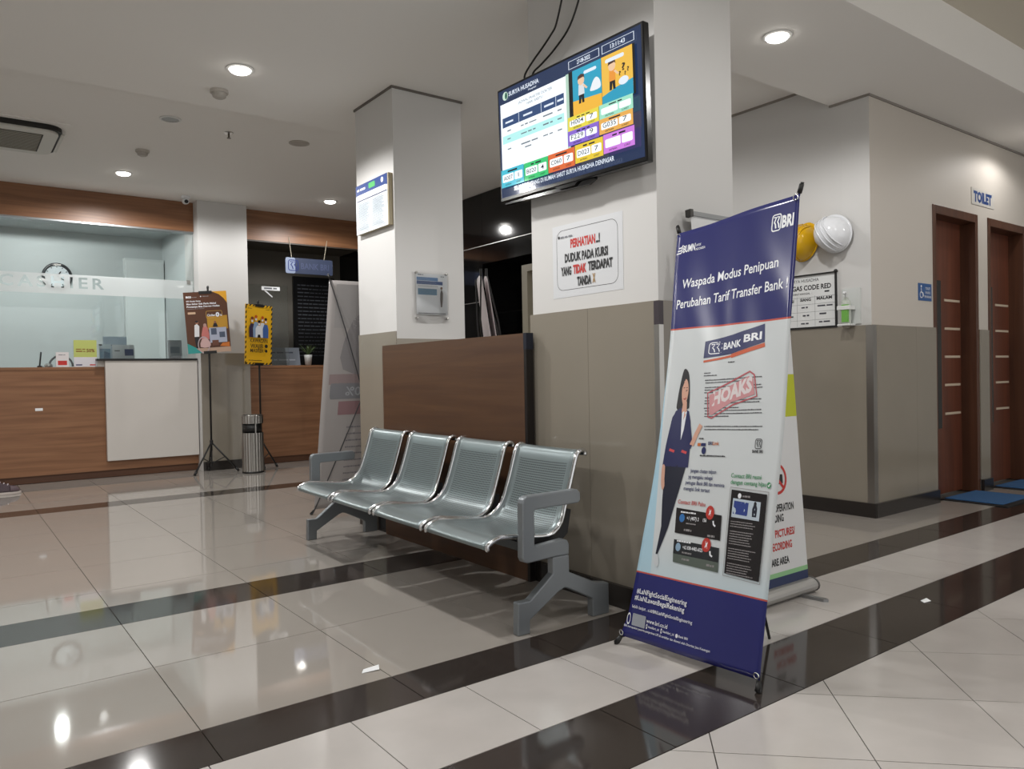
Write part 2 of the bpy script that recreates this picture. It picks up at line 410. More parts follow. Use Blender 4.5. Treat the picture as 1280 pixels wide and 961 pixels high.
frame_m = wood('#4a2c1e', '#5c3a28', 'Z', .4, .8); inlay = mat('#c9b9a4', .4); dglass = mat('#0d0e0d', .08)
def toilet_door(name, x0, x1, label):
    d = bpy.data.objects.new(name, None); COL.objects.link(d); d.location = (x0, 2.64, 0); d['kind'] = 'structure'; d['label'] = label; d['category'] = 'door'
    f = .045
    build('frame', MB().box(x0, x0 + f, 2.622, 2.80, 0, 2.195).box(x1 - f, x1, 2.622, 2.80, 0, 2.195).box(x0 + f, x1 - f, 2.622, 2.80, 2.13, 2.195), frame_m, d, bevel=.003)
    lf = build('leaf', box(x0 + f, x1 - f, 2.74, 2.78, .01, 2.13), door_w, d)
    gx = x0 + .235
    build('glass_strip', box(gx, gx + .13, 2.736, 2.742, .52, 1.665), dglass, lf)
    for z in (.63, .855, 1.076, 1.296, 1.517):
        build('inlay', box(gx + .19, x1 - f - .02, 2.737, 2.742, z - .009, z + .009), inlay, lf)
        build('inlay', box(x0 + f + .01, gx - .01, 2.737, 2.742, z - .009, z + .009), inlay, lf)
    return d
toilet_door('door_1', 5.845, 6.60, 'brown wooden toilet door with dark glass strip nearer the hand sanitizer')
toilet_door('door_2', 6.79, 7.545, 'brown wooden toilet door at the right edge of the picture')

# dark stone clad wall with a doorway
stone = mat('#131314', .07, var=.2, vscale=40, name='black stone'); groove = mat('#8f8d8a', .3, .6)
wb = struct('wall_stone', MB().box(4.77, 4.97, 6.85, 10.9, 0, 3.0).box(4.77, 4.97, 5.98, 6.85, 2.21, 3.0).box(5.35, 5.4, 5.5, 7.0, 0, 2.6).box(4.97, 5.4, 6.85, 6.9, 0, 2.3), stone)
for z0, z1 in ((0, .6), (.603, 1.2), (1.203, 1.80), (1.806, 2.405), (2.413, 2.98)):
    for y0, y1 in ((6.85, 7.55), (7.553, 8.25), (8.253, 8.95)): build('stone_panel', box(4.75, 4.77, y0, y1, z0, z1), stone, wb)
    if z0 > 2.2: build('stone_panel', box(4.75, 4.77, 5.98, 6.848, z0, z1), stone, wb)
build('stone_panel', box(4.75, 4.77, 5.98, 6.848, 2.21, 2.405), stone, wb)
for z in (1.803, 2.409): build('metal_strip', box(4.748, 4.76, 6.85 if z < 2 else 5.98, 8.95, z - .004, z + .004), groove, wb)
build('metal_strip', box(5.346, 5.351, 5.6, 6.85, 1.735, 1.745), groove, wb)
struct('trim_6', MB().box(4.80, 4.95, 6.13, 6.22, 0, 2.05).box(4.80, 4.95, 5.985, 6.22, 2.05, 2.12), mat('#8f8876', .5))

# cashier front: wood bulkhead, glass, room behind
struct('trim_7', box(-3, 2.284, 8.95, 9.07, 2.662, 2.984), wood_x)
struct('trim_7', box(2.823, 4.749, 8.95, 9.07, 2.635, 2.984), wood_x)
struct('trim_8', box(-3, 2.284, 8.955, 9.06, 2.645, 2.661), alu); struct('trim_8', box(2.823, 4.749, 8.955, 9.06, 2.62, 2.634), mat('#3a332c', .5))
cash = mat('#c0c7c8', .6, name='cashier room paint')
struct('wall_cashier', MB().box(-3, 2.32, 10.5, 10.6, 0, 2.984).box(2.29, 2.32, 9.35, 10.5, 0, 2.984), cash)
struct('ceiling', box(-3, 2.29, 9.07, 10.5, 2.81, 2.984), cash)
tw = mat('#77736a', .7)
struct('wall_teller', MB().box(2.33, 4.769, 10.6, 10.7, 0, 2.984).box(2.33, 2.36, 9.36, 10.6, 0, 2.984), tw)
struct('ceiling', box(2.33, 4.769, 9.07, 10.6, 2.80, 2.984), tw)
clear = glass((.95, .985, .98))
w1 = struct('window_1', box(-3, 2.283, 8.985, 8.993, 1.163, 2.645), clear)
w2 = struct('window_2', MB().box(2.835, 3.36, 8.985, 8.991, 1.163, 2.12), glass((.90, .92, .91)))
build('clip', box(2.21, 2.245, 8.975, 9.0, 2.075, 2.12), steel, w1)
# frosted film with the word left clear
vs, fs = text_mesh('CASHIER', .02, 1.35)
x0 = min(a for a, b in vs); kx = .925 / (max(a for a, b in vs) - x0); kz = .108 / CAP
P2 = [(.46 + (a - x0) * kx, 1.975 + b * kz) for a, b in vs]
ec = {}
for f in fs:
    for i in range(len(f)):
        e = (f[i - 1], f[i]); ec[e] = 1
# merge verts by position so that boundary loops close
pk = {}; ids = [pk.setdefault((round(a, 5), round(b, 5)), i) for i, (a, b) in enumerate(P2)]
es = set()
for f in fs:
    for i in range(len(f)): es.add((ids[f[i - 1]], ids[f[i]]))
nx = {a: b for a, b in es if (b, a) not in es}
loops = []
while nx:
    a = next(iter(nx)); L = [a]; b = nx.pop(a)
    while b != L[0] and b in nx: L.append(b); b = nx.pop(b)
    loops.append([P2[i] for i in L])
def area(L): return sum(L[i - 1][0] * L[i][1] - L[i][0] * L[i - 1][1] for i in range(len(L))) / 2
sgn = max(loops, key=lambda L: abs(area(L))); sg = 1 if area(sgn) > 0 else -1
outer = [L for L in loops if area(L) * sg > 0]; inner = [L for L in loops if area(L) * sg <= 0]
film = MB()
rect = [(-2.9, 1.912), (2.27, 1.912), (2.27, 2.112), (-2.9, 2.112)]
for grp in [[rect] + outer] + [[L] for L in inner]:
    flat = [p for L in grp for p in L]
    film.add([(a, 8.9835, b) for a, b in flat], [tuple(t) for t in tessellate_polygon([[Vector((a, b, 0)) for a, b in L] for L in grp])])
build('frosted_film', film, glass((.9, .95, .95), haze=.8, hcol=(.96, .99, .99)), w1, fixn=False)

# ================================================================== LIGHTS IN THE CEILING
ring_m = mat('#dcdcda', .4); lens_m = emit('#fffaf2', 9.0); lens_off = mat('#9a9a98', .3)
def downlight(x, y, z, label, power=1.0, on=True, r=.062, cone=168, blend=.35):
    t = thing('downlight', label, 'light', (x, y, z), group='recessed ceiling downlights')
    build('trim_ring', MB().lathe([(r, -.001), (r + .016, -.001), (r + .016, -.005), (r, -.008), (r, -.001)], (x, y, z), 28, caps=False), ring_m, t, smooth=False)
    build('lens', MB().lathe([(.001, -.001), (r, -.001), (r, -.008), (r * .93, -.016), (r * .75, -.023), (r * .4, -.028), (.001, -.029)] if on else [(.001, -.0005), (r, -.0005), (r, -.002), (.001, -.003)], (x, y, z), 24), lens_m if on else lens_off, t, smooth=on)  # lit lens bulges downward, its shape imitating the bloom of the lamp
    if on:
        L = bpy.data.lights.new('downlight_lamp', 'SPOT'); L.energy = POW * power; L.color = LCOL; L.spot_size = math.radians(cone); L.spot_blend = blend; L.shadow_soft_size = .045
        o = bpy.data.objects.new('downlight_lamp', L); COL.objects.link(o); o.parent = t; o.location = (0, 0, -.085)
    return t
downlight(1.437, 4.525, 2.82, 'bright ceiling downlight nearest the free-standing column', 1.15, cone=146)
downlight(3.69, 2.46, 2.82, 'ceiling downlight right of the pillar with the screen', .55)
downlight(6.86, 2.28, 2.82, 'ceiling downlight at the right edge above the toilet doors', .15)
downlight(1.42, 8.00, 2.985, 'small far ceiling downlight in front of the cashier window', 1.2, cone=174, blend=.3)
downlight(3.53, 8.07, 2.985, 'small far ceiling downlight above the hanging blue sign', .75, cone=174, blend=.3)
downlight(1.427, 6.169, 2.985, 'unlit recessed ceiling fitting between the bright lights', on=False)
downlight(1.43, 2.46, 2.82, 'ceiling downlight over the near end of the steel bench', .75, cone=150)
downlight(-.45, 6.20, 2.985, 'ceiling downlight left of the cassette air conditioner', 1.)
downlight(-.70, 3.6, 2.82, 'ceiling downlight at the far left of the waiting area', 1.)
for x, p, w in ((-1.2, .8, 'leftmost of the corridor ceiling downlights, by the left wall'), (1.4, .6, 'corridor ceiling downlight above the open floor near the entrance'), (4.0, .5, 'corridor ceiling downlight opposite the wall with the helmets'), (6.6, .4, 'corridor ceiling downlight opposite the two toilet doors')): downlight(x, .4, 3.11, w, p)
downlight(.95, 9.50, 2.81, 'ceiling downlight inside the cashier room', .42, cone=179, blend=.02); downlight(-.9, 9.50, 2.81, 'added unseen ceiling downlight deep in the cashier room', .5, cone=179, blend=.02)  # second one is out of view, added to even out the cashier room light
downlight(3.75, 4.0, 2.985, 'added ceiling downlight hidden behind the pillar with the screen', .3)  # unseen lamp added to brighten the side wall and the white banners
downlight(3.7, 9.7, 2.80, 'added dim ceiling downlight inside the dark teller room', .14)  # unseen lamp added to lift the teller room out of the dark

# ================================================================== BENCH
seat_m, t, b = new_mat('perforated steel')
tcn = t.nodes.new('ShaderNodeUVMap'); sx = t.nodes.new('ShaderNodeSeparateXYZ'); t.links.new(tcn.outputs[0], sx.inputs[0])
def mth(op, a, b_=None, c=None):
    n = t.nodes.new('ShaderNodeMath'); n.operation = op
    for i, x in enumerate((a, b_, c)):
        if x is None: continue
        if isinstance(x, (int, float)): n.inputs[i].default_value = x
        else: t.links.new(x, n.inputs[i])
    return n.outputs[0]
px = mth('SUBTRACT', mth('FRACT', mth('MULTIPLY', sx.outputs[0], 95.)), .5); py = mth('SUBTRACT', mth('FRACT', mth('MULTIPLY', sx.outputs[1], 95.)), .5)
hole = mth('LESS_THAN', mth('ADD', mth('MULTIPLY', px, px), mth('MULTIPLY', py, py)), .075)
inU = mth('MULTIPLY', mth('GREATER_THAN', sx.outputs[0], .05), mth('LESS_THAN', sx.outputs[0], .425))
inV = mth('MULTIPLY', mth('GREATER_THAN', sx.outputs[1], .10), mth('LESS_THAN', sx.outputs[1], .66))
mask = mth('MULTIPLY', hole, mth('MULTIPLY', inU, inV))
mx = t.nodes.new('ShaderNodeMix'); mx.data_type = 'RGBA'; mx.inputs[6].default_value = (*lin('#7e898b'), 1); mx.inputs[7].default_value = (*lin('#15181a'), 1)
t.links.new(mask, mx.inputs[0]); t.links.new(mx.outputs[2], b.inputs['Base Color'])
b.inputs['Metallic'].default_value = .55; b.inputs['Roughness'].default_value = .33
arm_m = mat('#83888c', .38, .55); dark_m = mat('#1b1c1e', .5); beam_m = mat('#55595c', .4, .6)

bench = thing('waiting_bench', 'four-seat perforated grey steel waiting bench standing in front of the wooden partition', 'bench', (0, 2.348, 0), -.0215)
prof = [(1.644, .332), (1.640, .345), (1.652, .357), (1.70, .374), (1.79, .366), (1.90, .352), (1.96, .356), (2.012, .392), (2.042, .452), (2.082, .57), (2.106, .648), (2.122, .672), (2.143, .678), (2.158, .668), (2.155, .655)]
pp = [(p.x, p.y) for p in spl([(a, c, 0) for a, c in prof], 4)]
cum = [0.]
for i in range(1, len(pp)): cum.append(cum[-1] + math.dist(pp[i], pp[i - 1]))
def tap(v): t_ = max(0, min(1, (v - .40) / .2)); return 1 - .10 * t_ * t_ * (3 - 2 * t_)
def seat_fn(y0, w):
    def fn(u, v):
        k = min(int(v * (len(pp) - 1) + .5), len(pp) - 1); x, z = pp[k]
        e = abs(u - .5) * 2; x += 0; dip = .010 * (1 - e ** 4) * math.sin(math.pi * min(1, v * 1.05))
        return Vector((x + dip * .6 * v, y0 + w * (.5 + (u - .5) * tap(v)), z - dip))
    return fn
SW = .475
for k in range(4):
    y0 = .060 + .519 * k
    sb = MB().grid(seat_fn(y0, SW), 10, len(pp) - 1, lambda u, v: (u * SW, cum[min(int(v * (len(pp) - 1) + .5), len(pp) - 1)]))
    so = build('seat', sb, seat_m, bench, smooth=True, local=True, solid=.004, fixn=False)
    for u in (0, 1):
        build('chrome_edge', MB().tube([(a, y0 + SW * (.5 + (u - .5) * tap(q / (len(pp) - 1))), c) for q, (a, c) in enumerate(pp)][::2], .010, 8), chrome, so, smooth=True, local=True)
    for u in (.06, .94):
        build('bracket', MB().prism([(1.80, .352), (1.95, .338), (2.005, .375), (2.045, .445), (2.065, .44), (2.045, .345), (1.99, .30), (1.85, .30)], y0 + u * SW - .018, y0 + u * SW + .018, lambda a, c, d: (a, d, c)), dark_m, so, local=True)
armP = [(2.042, .533), (1.788, .530), (1.772, .522), (1.766, .505), (1.763, .295), (1.770, .279), (1.788, .272), (1.909, .276), (1.994, .276), (1.995, .318), (1.986, .335), (1.968, .341), (1.83, .331), (1.823, .338), (1.823, .468), (1.830, .474), (2.048, .477), (2.058, .487), (2.058, .518)]
legP = [(1.909, .2765), (1.909, .212), (1.80, .130), (1.79, .126), (1.738, .128), (1.735, 0), (1.793, 0), (1.795, .052), (1.94, .137), (1.968, .146), (1.99, .138), (2.110, .078), (2.114, .070), (2.114, 0), (2.205, 0), (2.205, .126), (2.132, .141), (1.994, .205), (1.994, .2765)]
for y in (0, 2.205):
    build('armrest', MB().prism(armP, y, y + .036, lambda a, c, d: (a, d, c)), arm_m, bench, local=True, bevel=.005)
    build('leg_frame', MB().prism(legP, y, y + .036, lambda a, c, d: (a, d, c)), arm_m, bench, local=True, bevel=.005)
build('beam', MB().box(1.905, 1.985, .034, 2.207, .262, .302), beam_m, bench, local=True, bevel=.004)

# ================================================================== PARTITION
pt = thing('wooden_partition', 'tall brown wooden partition board behind the steel bench, between pillar and column', 'partition', (2.27, 3.63, 0))
build('board', box(2.245, 2.262, 2.905, 4.375, 0, 1.198), wood_y, pt)
build('edge_strip', box(2.245, 2.2865, 2.885, 2.905, 0, 1.12), mat('#120c0a', .4), pt)
build('edge_cap', box(2.244, 2.2868, 2.882, 2.906, 1.12, 1.199), mat('#101626', .4), pt)
build('back_board', box(2.262, 2.2795, 2.93, 4.24, 0, 1.19), wood_y, pt)

# ================================================================== SCREEN ON THE PILLAR
TY0, TZ0 = 3.037, 1.846
ang = math.radians(-1.35)
tv = thing('wall_television', 'wall-mounted television showing queue numbers and a doctors schedule', 'television', (2.3, 2.55, 1.80))
TU = Vector((0, -math.cos(ang), math.sin(ang))); TV = Vector((0, math.sin(ang), math.cos(ang))); TO = Vector((2.222, TY0, TZ0))
TU.normalize(); TV = Vector((0, -TU.z, -TU.y)); TV = TV if TV.z > 0 else -TV
def tvp(u, v, d): return TO + TU * u + TV * v + Vector((-1, 0, 0)) * d
TWd, THt = .975, .552
bz = build('bezel', MB().prism([(0, 0), (TWd, 0), (TWd, THt), (0, THt)], -.035, 0, tvp), mat('#08090b', .2), tv, bevel=.005)
build('back_case', MB().prism([(.12, .05), (TWd - .12, .05), (TWd - .12, THt - .08), (.12, THt - .08)], -.06, -.034, tvp), black, tv)
build('wall_bracket', MB().prism([(.3, .14), (TWd - .3, .14), (TWd - .3, .4), (.3, .4)], -.077, -.058, tvp), black, tv)
build('lower_bar', MB().prism([(.02, -.012), (.62, -.022), (.66, -.006), (.66, .004), (.02, .004)], -.03, -.012, tvp), blackgloss, tv)
build('lower_bump', MB().prism([(.44, -.014), (.54, -.014), (.57, .002), (.41, .002)], -.02, -.002, tvp), blackgloss, tv)
sc = build('screen', MB().prism([(.012, .02), (TWd - .012, .02), (TWd - .012, THt - .012), (.012, THt - .012)], 0, .0008, tvp), emit('#26395f', .8), tv)
P = Printer(sc, lambda u, v, d: tvp(u * TWd, v * THt, d), .0002, .001)
E_ = lambda c, k=1.0: emit(c, k)
wte = E_('#f4fbff', 1.15); dk = E_('#20304f', .6); tx = E_('#2a3140', .4); lt = E_('#e8f2ff', 1.0); grn = E_('#bfe0cc', .9)
P.rect('schedule_panel', wte, .025, .27, .525, .855); P.rect('schedule_panel', grn, .525, .27, .545, .862)
P.text('schedule_title', E_('#a9b4c2', .7), 'JADWAL PRAKTEK DOKTER', .17, .80, .022, .26); P.text('schedule_title', E_('#a9b4c2', .7), 'HARI SABTU', .24, .765, .022, .12)
P.rect('table_header', E_('#34507f', .9), .04, .645, .51, .73)
for u in (.172, .345, .452): P.rect('table_line', lt, u, .648, u + .003, .728)
for u, s_ in ((.065, 'Spesialis'), (.21, 'Nama Dokter'), (.37, 'Jam'), (.465, 'Ket')): P.words('table_text', lt, u, u + .07, .675, .018)
P.rect('table_row', E_('#b8f2f0', 1.05), .04, .50, .51, .57)
for v in (.60, .53, .44): 
    for a, c in ((.08, .11), (.19, .32), (.36, .43), (.465, .495)): P.words('table_text', E_('#8f9ba8', .6), a, c, v, .012)
P.words('table_text', E_('#8f9ba8', .6), .22, .27, .405, .012)
P.disc('logo', E_('#cfe8d8', 1.), .075, .915, .022, .038); P.disc('logo', E_('#2f6a58', .8), .082, .915, .010, .03)
P.text('logo_name', lt, 'SURYA HUSADHA', .105, .90, .036, .235, bold=.02); P.text('logo_name', lt, 'Hospital', .26, .872, .014, .06)
for (a, c), s_ in zip(((.555, .75), (.77, .955)), ('27-08-2022', '13:11:43')):
    P.frame('clock_box', lt, [(a, .885), (c, .885), (c, .945), (a, .945)], .005); P.text('clock_text', lt, s_, (a + c) / 2, .90, .03, .085, 'c', .02)
P.rect('picture_backing', E_('#141a22', .3), .552, .50, .958, .862)
P.rect('cartoon_picture', E_('#2ba3c4', 1.0), .578, .60, .762, .86); P.poly('cartoon_picture', E_('#f4bb3f', 1.0), [(.578, .505), (.762, .505), (.762, .60), (.578, .62)])
P.rect('cartoon_picture', E_('#f2c04c', 1.0), .764, .56, .945, .86); P.poly('cartoon_picture', E_('#2b9fc0', 1.0), [(.764, .505), (.945, .505), (.945, .62), (.85, .60), (.764, .565)])
skin = E_('#f0c9a4', 1.); hairc = E_('#54352a', .8)
def child(u, v, s_, top):
    P.poly('cartoon_child', E_('#20262e', .5), [(u - .018 * s_, v), (u - .004 * s_, v), (u, v + .05 * s_), (u + .004 * s_, v), (u + .018 * s_, v), (u + .016 * s_, v + .08 * s_), (u - .016 * s_, v + .08 * s_)])
    P.poly('cartoon_child', top, [(u - .02 * s_, v + .065 * s_), (u + .02 * s_, v + .065 * s_), (u + .017 * s_, v + .145 * s_), (u - .017 * s_, v + .145 * s_)])
    P.line('cartoon_child', skin, [(u + .014 * s_, v + .135 * s_), (u + .036 * s_, v + .10 * s_)], .012 * s_)
    P.disc('cartoon_child', skin, u, v + .175 * s_, .021 * s_, .037 * s_); P.poly('cartoon_child', hairc, [(u - .024 * s_, v + .185 * s_), (u - .012 * s_, v + .192 * s_), (u + .016 * s_, v + .196 * s_), (u + .022 * s_, v + .182 * s_), (u + .020 * s_, v + .215 * s_), (u, v + .225 * s_), (u - .02 * s_, v + .213 * s_)])
child(.635, .585, 1., E_('#e8ecf0', .9)); child(.828, .59, 1., E_('#ee9a3a', 1.0))
P.poly('cartoon_cat', E_('#eef4f8', 1.), [(.695, .645), (.755, .645), (.755, .70), (.735, .735), (.715, .72), (.70, .68)], 3); P.rrect('speech_bubble', lt, .655, .795, .735, .82, .01); P.rrect('speech_bubble', lt, .79, .80, .90, .828, .01)
for q, (a, c, h) in enumerate(((.885, .70, .05), (.915, .68, .03), (.868, .67, .03), (.90, .66, .025))): P.text('question_mark', E_('#3a2a20', .7), '?', a, c, h, bold=.03)
P.disc('cartoon_bowl', lt, .895, .625, .028, .03)
tiles = (((.03, .115, .213, .27), '#49c7de', 'A007', '1'), ((.218, .115, .398, .265), '#3fd17c', 'B020', '4'), ((.402, .118, .585, .265), '#e8703c', 'C060', '7'), ((.59, .125, .768, .268), '#f2d23c', 'D023', '7'), ((.772, .13, .953, .272), '#d884ea', '', ''),
         ((.552, .39, .752, .498), '#f0e04c', 'H004', '7'), ((.756, .392, .953, .498), '#a8ecd0', '', ''), ((.552, .272, .752, .388), '#8e6cd8', 'F229', '9'), ((.756, .276, .953, .39), '#f2b458', 'G035', '7'))
for (a, c, d, e), col, n1, n2 in tiles:
    P.rect('queue_tile', E_(col, .95), a, c, d, e); w_, h_ = d - a, e - c
    P.rrect('number_box', wte, a + .06 * w_, c + .28 * h_, a + .56 * w_, c + .72 * h_, .008); P.rrect('number_box', wte, a + .60 * w_, c + .28 * h_, a + .94 * w_, c + .72 * h_, .008)
    if n1: P.text('queue_number', tx, n1, a + .31 * w_, c + .38 * h_, .036, .4 * w_, 'c', .004); P.text('queue_number', tx, n2, a + .77 * w_, c + .38 * h_, .036, None, 'c', .004)
    P.words('tile_caption', tx, a + .3 * w_, a + .72 * w_, c + .80 * h_, .1 * h_); P.text('tile_caption', tx, 'ANTRIAN', a + .18 * w_, c + .08 * h_, .014, .26 * w_); P.text('tile_caption', tx, 'LOKET', a + .68 * w_, c + .08 * h_, .014, .2 * w_)
P.text('footer_text', lt, 'SELAMAT DATANG DI RUMAH SAKIT SURYA HUSADHA DENPASAR', .15, .058, .034, .69, bold=.02)
P.done()
for k, pts in enumerate(([(2.28, 2.588, 2.85), (2.272, 2.60, 2.72), (2.262, 2.64, 2.585), (2.256, 2.672, 2.545), (2.25, 2.735, 2.50), (2.245, 2.79, 2.465), (2.245, 2.855, 2.42), (2.25, 2.86, 2.38)],
                         [(2.285, 2.45, 2.85), (2.28, 2.49, 2.68), (2.268, 2.555, 2.545), (2.256, 2.645, 2.473), (2.25, 2.735, 2.432), (2.252, 2.80, 2.414), (2.256, 2.82, 2.37)])):
    tag(build('cable', MB().tube(spl(pts, 5), .0045, 6), black, smooth=True), ('black cable hanging from ceiling to television, the left one' if k == 0 else 'black cable hanging from ceiling to television, the right one'), 'cable', 'television cables')

# notice on the pillar
nt = thing('paper_notice', 'white paper notice about seats marked with a cross, below the television', 'sign', (2.3, 2.52, 1.37))
nf = plane((2.3115, 2.722, 1.385), (0, -1, -.005), (0, 0, 1))
sheet = build('sheet', MB().prism([(-.03, -.035), (.43, -.03), (.43, .30), (-.03, .30)], 0, .0006, nf), mat('#d3d5d8', .35), nt)
P = Printer(sheet, nf, .0002, .001)
P.frame('border_line', ink, rr(0, 0, .40, .275, .04, 6), .002)
k_ = dict(bold=.05)
P.text('red_lettering', red, 'PERHATIAN', .096, .19, .036, .166, **k_); P.text('lettering', ink, '..!', .266, .19, .036, .026, **k_)
P.text('lettering', ink, 'DUDUK PADA KURSI', .056, .127, .036, .284, **k_); P.text('lettering', ink, 'YANG', .028, .068, .036, .072, **k_)
P.text('red_lettering', red, 'TIDAK', .113, .070, .036, .088, **k_); P.text('lettering', ink, 'TERDAPAT', .213, .074, .036, .155, **k_)
P.text('lettering', ink, 'TANDA', .139, .014, .036, .094, **k_); P.text('cross_letter', mat('#a07a3a', .5), 'X', .241, .018, .036, .018, **k_)
P.disc('logo', ink, .018, .245, .007); P.words('logo', mat('#7d7f86', .5), .03, .11, .24, .008)
P.done()

# ================================================================== X-FRAME BANNERS
vinyl_w = mat('#c9d0d4', .3)
def lerp(a, b, t): return a + (b - a) * t
def x_banner(label, BL, BR, TL, TR, back, feet, rear, sheet_m, bowL=lambda v: 0, bowR=lambda v: 1, wave=.004, name='x_frame_banner', group='x-frame banners', rod=black, rods=True, n=(30, 80)):
    BL, BR, TL, TR, back = [Vector(p) for p in (BL, BR, TL, TR, back)]
    c = (BL + BR) / 2; root = thing(name, label, 'banner', (c.x, c.y, 0), group=group)
    def fn(u, v, d=0.):
        p = lerp(lerp(BL, BR, u), lerp(TL, TR, u), v)
        sag = .014 * math.sin(math.pi * v) * (1 - abs(2 * u - 1)) + wave * (math.sin(9 * u + 5 * v) * math.sin(7 * v + 1) + .6 * math.sin(17 * (u + v)) * math.sin(math.pi * v))
        return p + back * (sag - d)
    sh = build('printed_sheet', MB().grid(lambda u, v: fn(lerp(bowL(v), bowR(v), u), v), n[0], n[1], lambda u, v: (lerp(bowL(v), bowR(v), u), v)), sheet_m, root, smooth=True, solid=.0012, fixn=False)
    if rods:
        mid = (BL + BR + TL + TR) / 4 + back * .075
        build('hub', MB().tube([mid - back * .02, mid + back * .03], .022, 12), rod, root)
        for cn, ft in ((TL, None), (TR, None), (BL, feet[0]), (BR, feet[1])):
            end = Vector(ft) if ft else cn + (cn - mid).normalized() * .035 + back * .006
            pts = [mid, lerp(mid, cn, .55) + back * .02, cn + back * .008, end] if not ft else [mid, lerp(mid, cn, .6) + back * .02, cn + back * .012, end]
            pl = build('pole', MB().tube(spl(pts, 4), [.0045] * 9 + [.006] * 4, 7), rod, root, smooth=True)
            build('rubber_tip', MB().tube([lerp(cn + back * .008, end, .15), end], .008, 8), black, pl, smooth=True)
            fr = (cn - mid).normalized() * -.012
            build('eyelet', MB().tube([cn + fr - back * .004 + Vector((0, .009 * math.cos(a * .5236), .009 * math.sin(a * .5236))) for a in range(12)], .0022, 6, True), chrome, sh, smooth=True)
        if rear: build('rear_leg', MB().tube([mid + back * .02, rear], .0055, 7), rod, root, smooth=True)
    return root, sh, fn
# sheet colours of the bank banner: navy head and foot, white body with a pale blue flank
bm_, t, b = new_mat('bank banner vinyl')
uvn = t.nodes.new('ShaderNodeUVMap'); sx = t.nodes.new('ShaderNodeSeparateXYZ'); t.links.new(uvn.outputs[0], sx.inputs[0]); U_, V_ = sx.outputs[0], sx.outputs[1]
def mixc(f, a, c):
    n = t.nodes.new('ShaderNodeMix'); n.data_type = 'RGBA'
    for i, x in ((0, f), (6, a), (7, c)):
        if isinstance(x, str): n.inputs[i].default_value = (*lin(x), 1)
        else: t.links.new(x, n.inputs[i])
    return n.outputs[2]
flank = mth('LESS_THAN', U_, mth('ADD', mth('MULTIPLY', mth('SUBTRACT', .66, V_), .19), .075))
lowfade = mth('MULTIPLY', mth('LESS_THAN', V_, .24), mth('MULTIPLY', mth('SUBTRACT', .24, V_), 6.))
body = mixc(flank, '#cdd2d4', '#a9cbdc'); body = mixc(lowfade, body, '#b7d2de')
headline = mth('GREATER_THAN', V_, mth('SUBTRACT', .752, mth('MULTIPLY', U_, .016)))
c_ = mixc(mth('GREATER_THAN', V_, mth('SUBTRACT', .748, mth('MULTIPLY', U_, .016))), body, '#c0564a'); c_ = mixc(headline, c_, '#2a2d68')
c_ = mixc(mth('LESS_THAN', V_, .158), c_, '#c0564a'); c_ = mixc(mth('LESS_THAN', V_, .1545), c_, '#24276a')
t.links.new(c_, b.inputs['Base Color']); b.inputs['Roughness'].default_value = .22
def bowL(v): return .028 * min(1, 20 * v) + .075 * math.sin(math.pi * min(1, max(0, v))) ** 1.2 - .028 * v
def bowR(v): return 1.012 + .022 * math.sin(math.pi * v)
bn, sh, fn = x_banner('tall navy and white bank banner on x-frame, nearest the camera', (1.975, 2.005, .035), (2.012, 1.443, .035), (2.30, 1.98, 1.532), (2.270, 1.446, 1.577), (.975, 0, -.19), ((1.962, 2.02, .006), (1.996, 1.434, .006)), (2.435, 1.692, .003), bm_, bowL, bowR)
BW, BH = .56, 1.55
P = Printer(sh, lambda u, v, d: fn(u, v, d + .0009), .00002, .0003, fine=.03, ax=(.56, 1.55))
bw = mat('#e9ebf0', .3); dkn = mat('#232a5c', .35); grey = mat('#6b6f75', .5)
def T(name, m, s_, u, v, h, u1=None, **k): P.text(name, m, s_, u, v, h, (u1 - u) if u1 else h * 1.9 * len(s_) * .5, **k)
T('headline', bw, 'Waspada Modus Penipuan', .115, .850, .022, .905, bold=.012); T('headline', bw, 'Perubahan Tarif Transfer Bank !', .085, .800, .022, .985, bold=.012)
for k, y in enumerate((.944, .951, .958)): P.line('bumn_logo', bw, [(.022 + .008 * k, y), (.062, y), (.075, y + .006)], .0035)
T('bumn_logo', bw, 'BUMN', .080, .944, .017, .185, bold=.03); T('bumn_logo_line', bw, 'UNTUK', .192, .952, .006, .235); T('bumn_logo_line', bw, 'INDONESIA', .192, .942, .006, .275)
bri_mark(P, 'bank_emblem', bw, .832, .932, .062, .036); T('bank_lettering', bw, 'BRI', .902, .936, .025, .985, bold=.04)
bx = [(.380, .668), (.60, .672), (.847, .690), (.838, .730), (.60, .716), (.378, .708)]
P.poly('letterhead_panel', dkn, bx); bri_mark(P, 'letterhead_emblem', bw, .415, .677, .10, .026)
T('letterhead_lettering', bw, 'BANK', .530, .684, .015, .672, bold=.03, rot=.02); T('letterhead_lettering', bw, 'BRI', .690, .695, .016, .822, bold=.03, rot=.02)
P.line('letterhead_stripe', mat('#c4562f', .4), [(.383, .660), (.60, .667)], .005); P.line('letterhead_stripe', mat('#c4562f', .4), [(.60, .667), (.85, .684)], .009)
P.words('letter_text', ink, .58, .635, .652, .003)
rng = random.Random(3)
for v, a, c in ((.631, .40, .45), (.625, .40, .50), (.614, .415, .85), (.608, .42, .70), (.597, .42, .85), (.591, .42, .86), (.585, .42, .62), (.573, .43, .47), (.566, .43, .86), (.56, .43, .85), (.549, .43, .70), (.543, .44, .87), (.536, .44, .875), (.530, .44, .63), (.507, .445, .89), (.500, .45, .86)):
    P.words('letter_text', mat('#3a3a40', .5), a, c, v, .0024, rng=rng)
stm = mat('#c58b8f', .4); stl = mat('#b4545c', .4)
st = [(.447, .585), (.56, .600), (.760, .628), (.795, .620), (.828, .573), (.65, .556), (.50, .527), (.470, .530)]
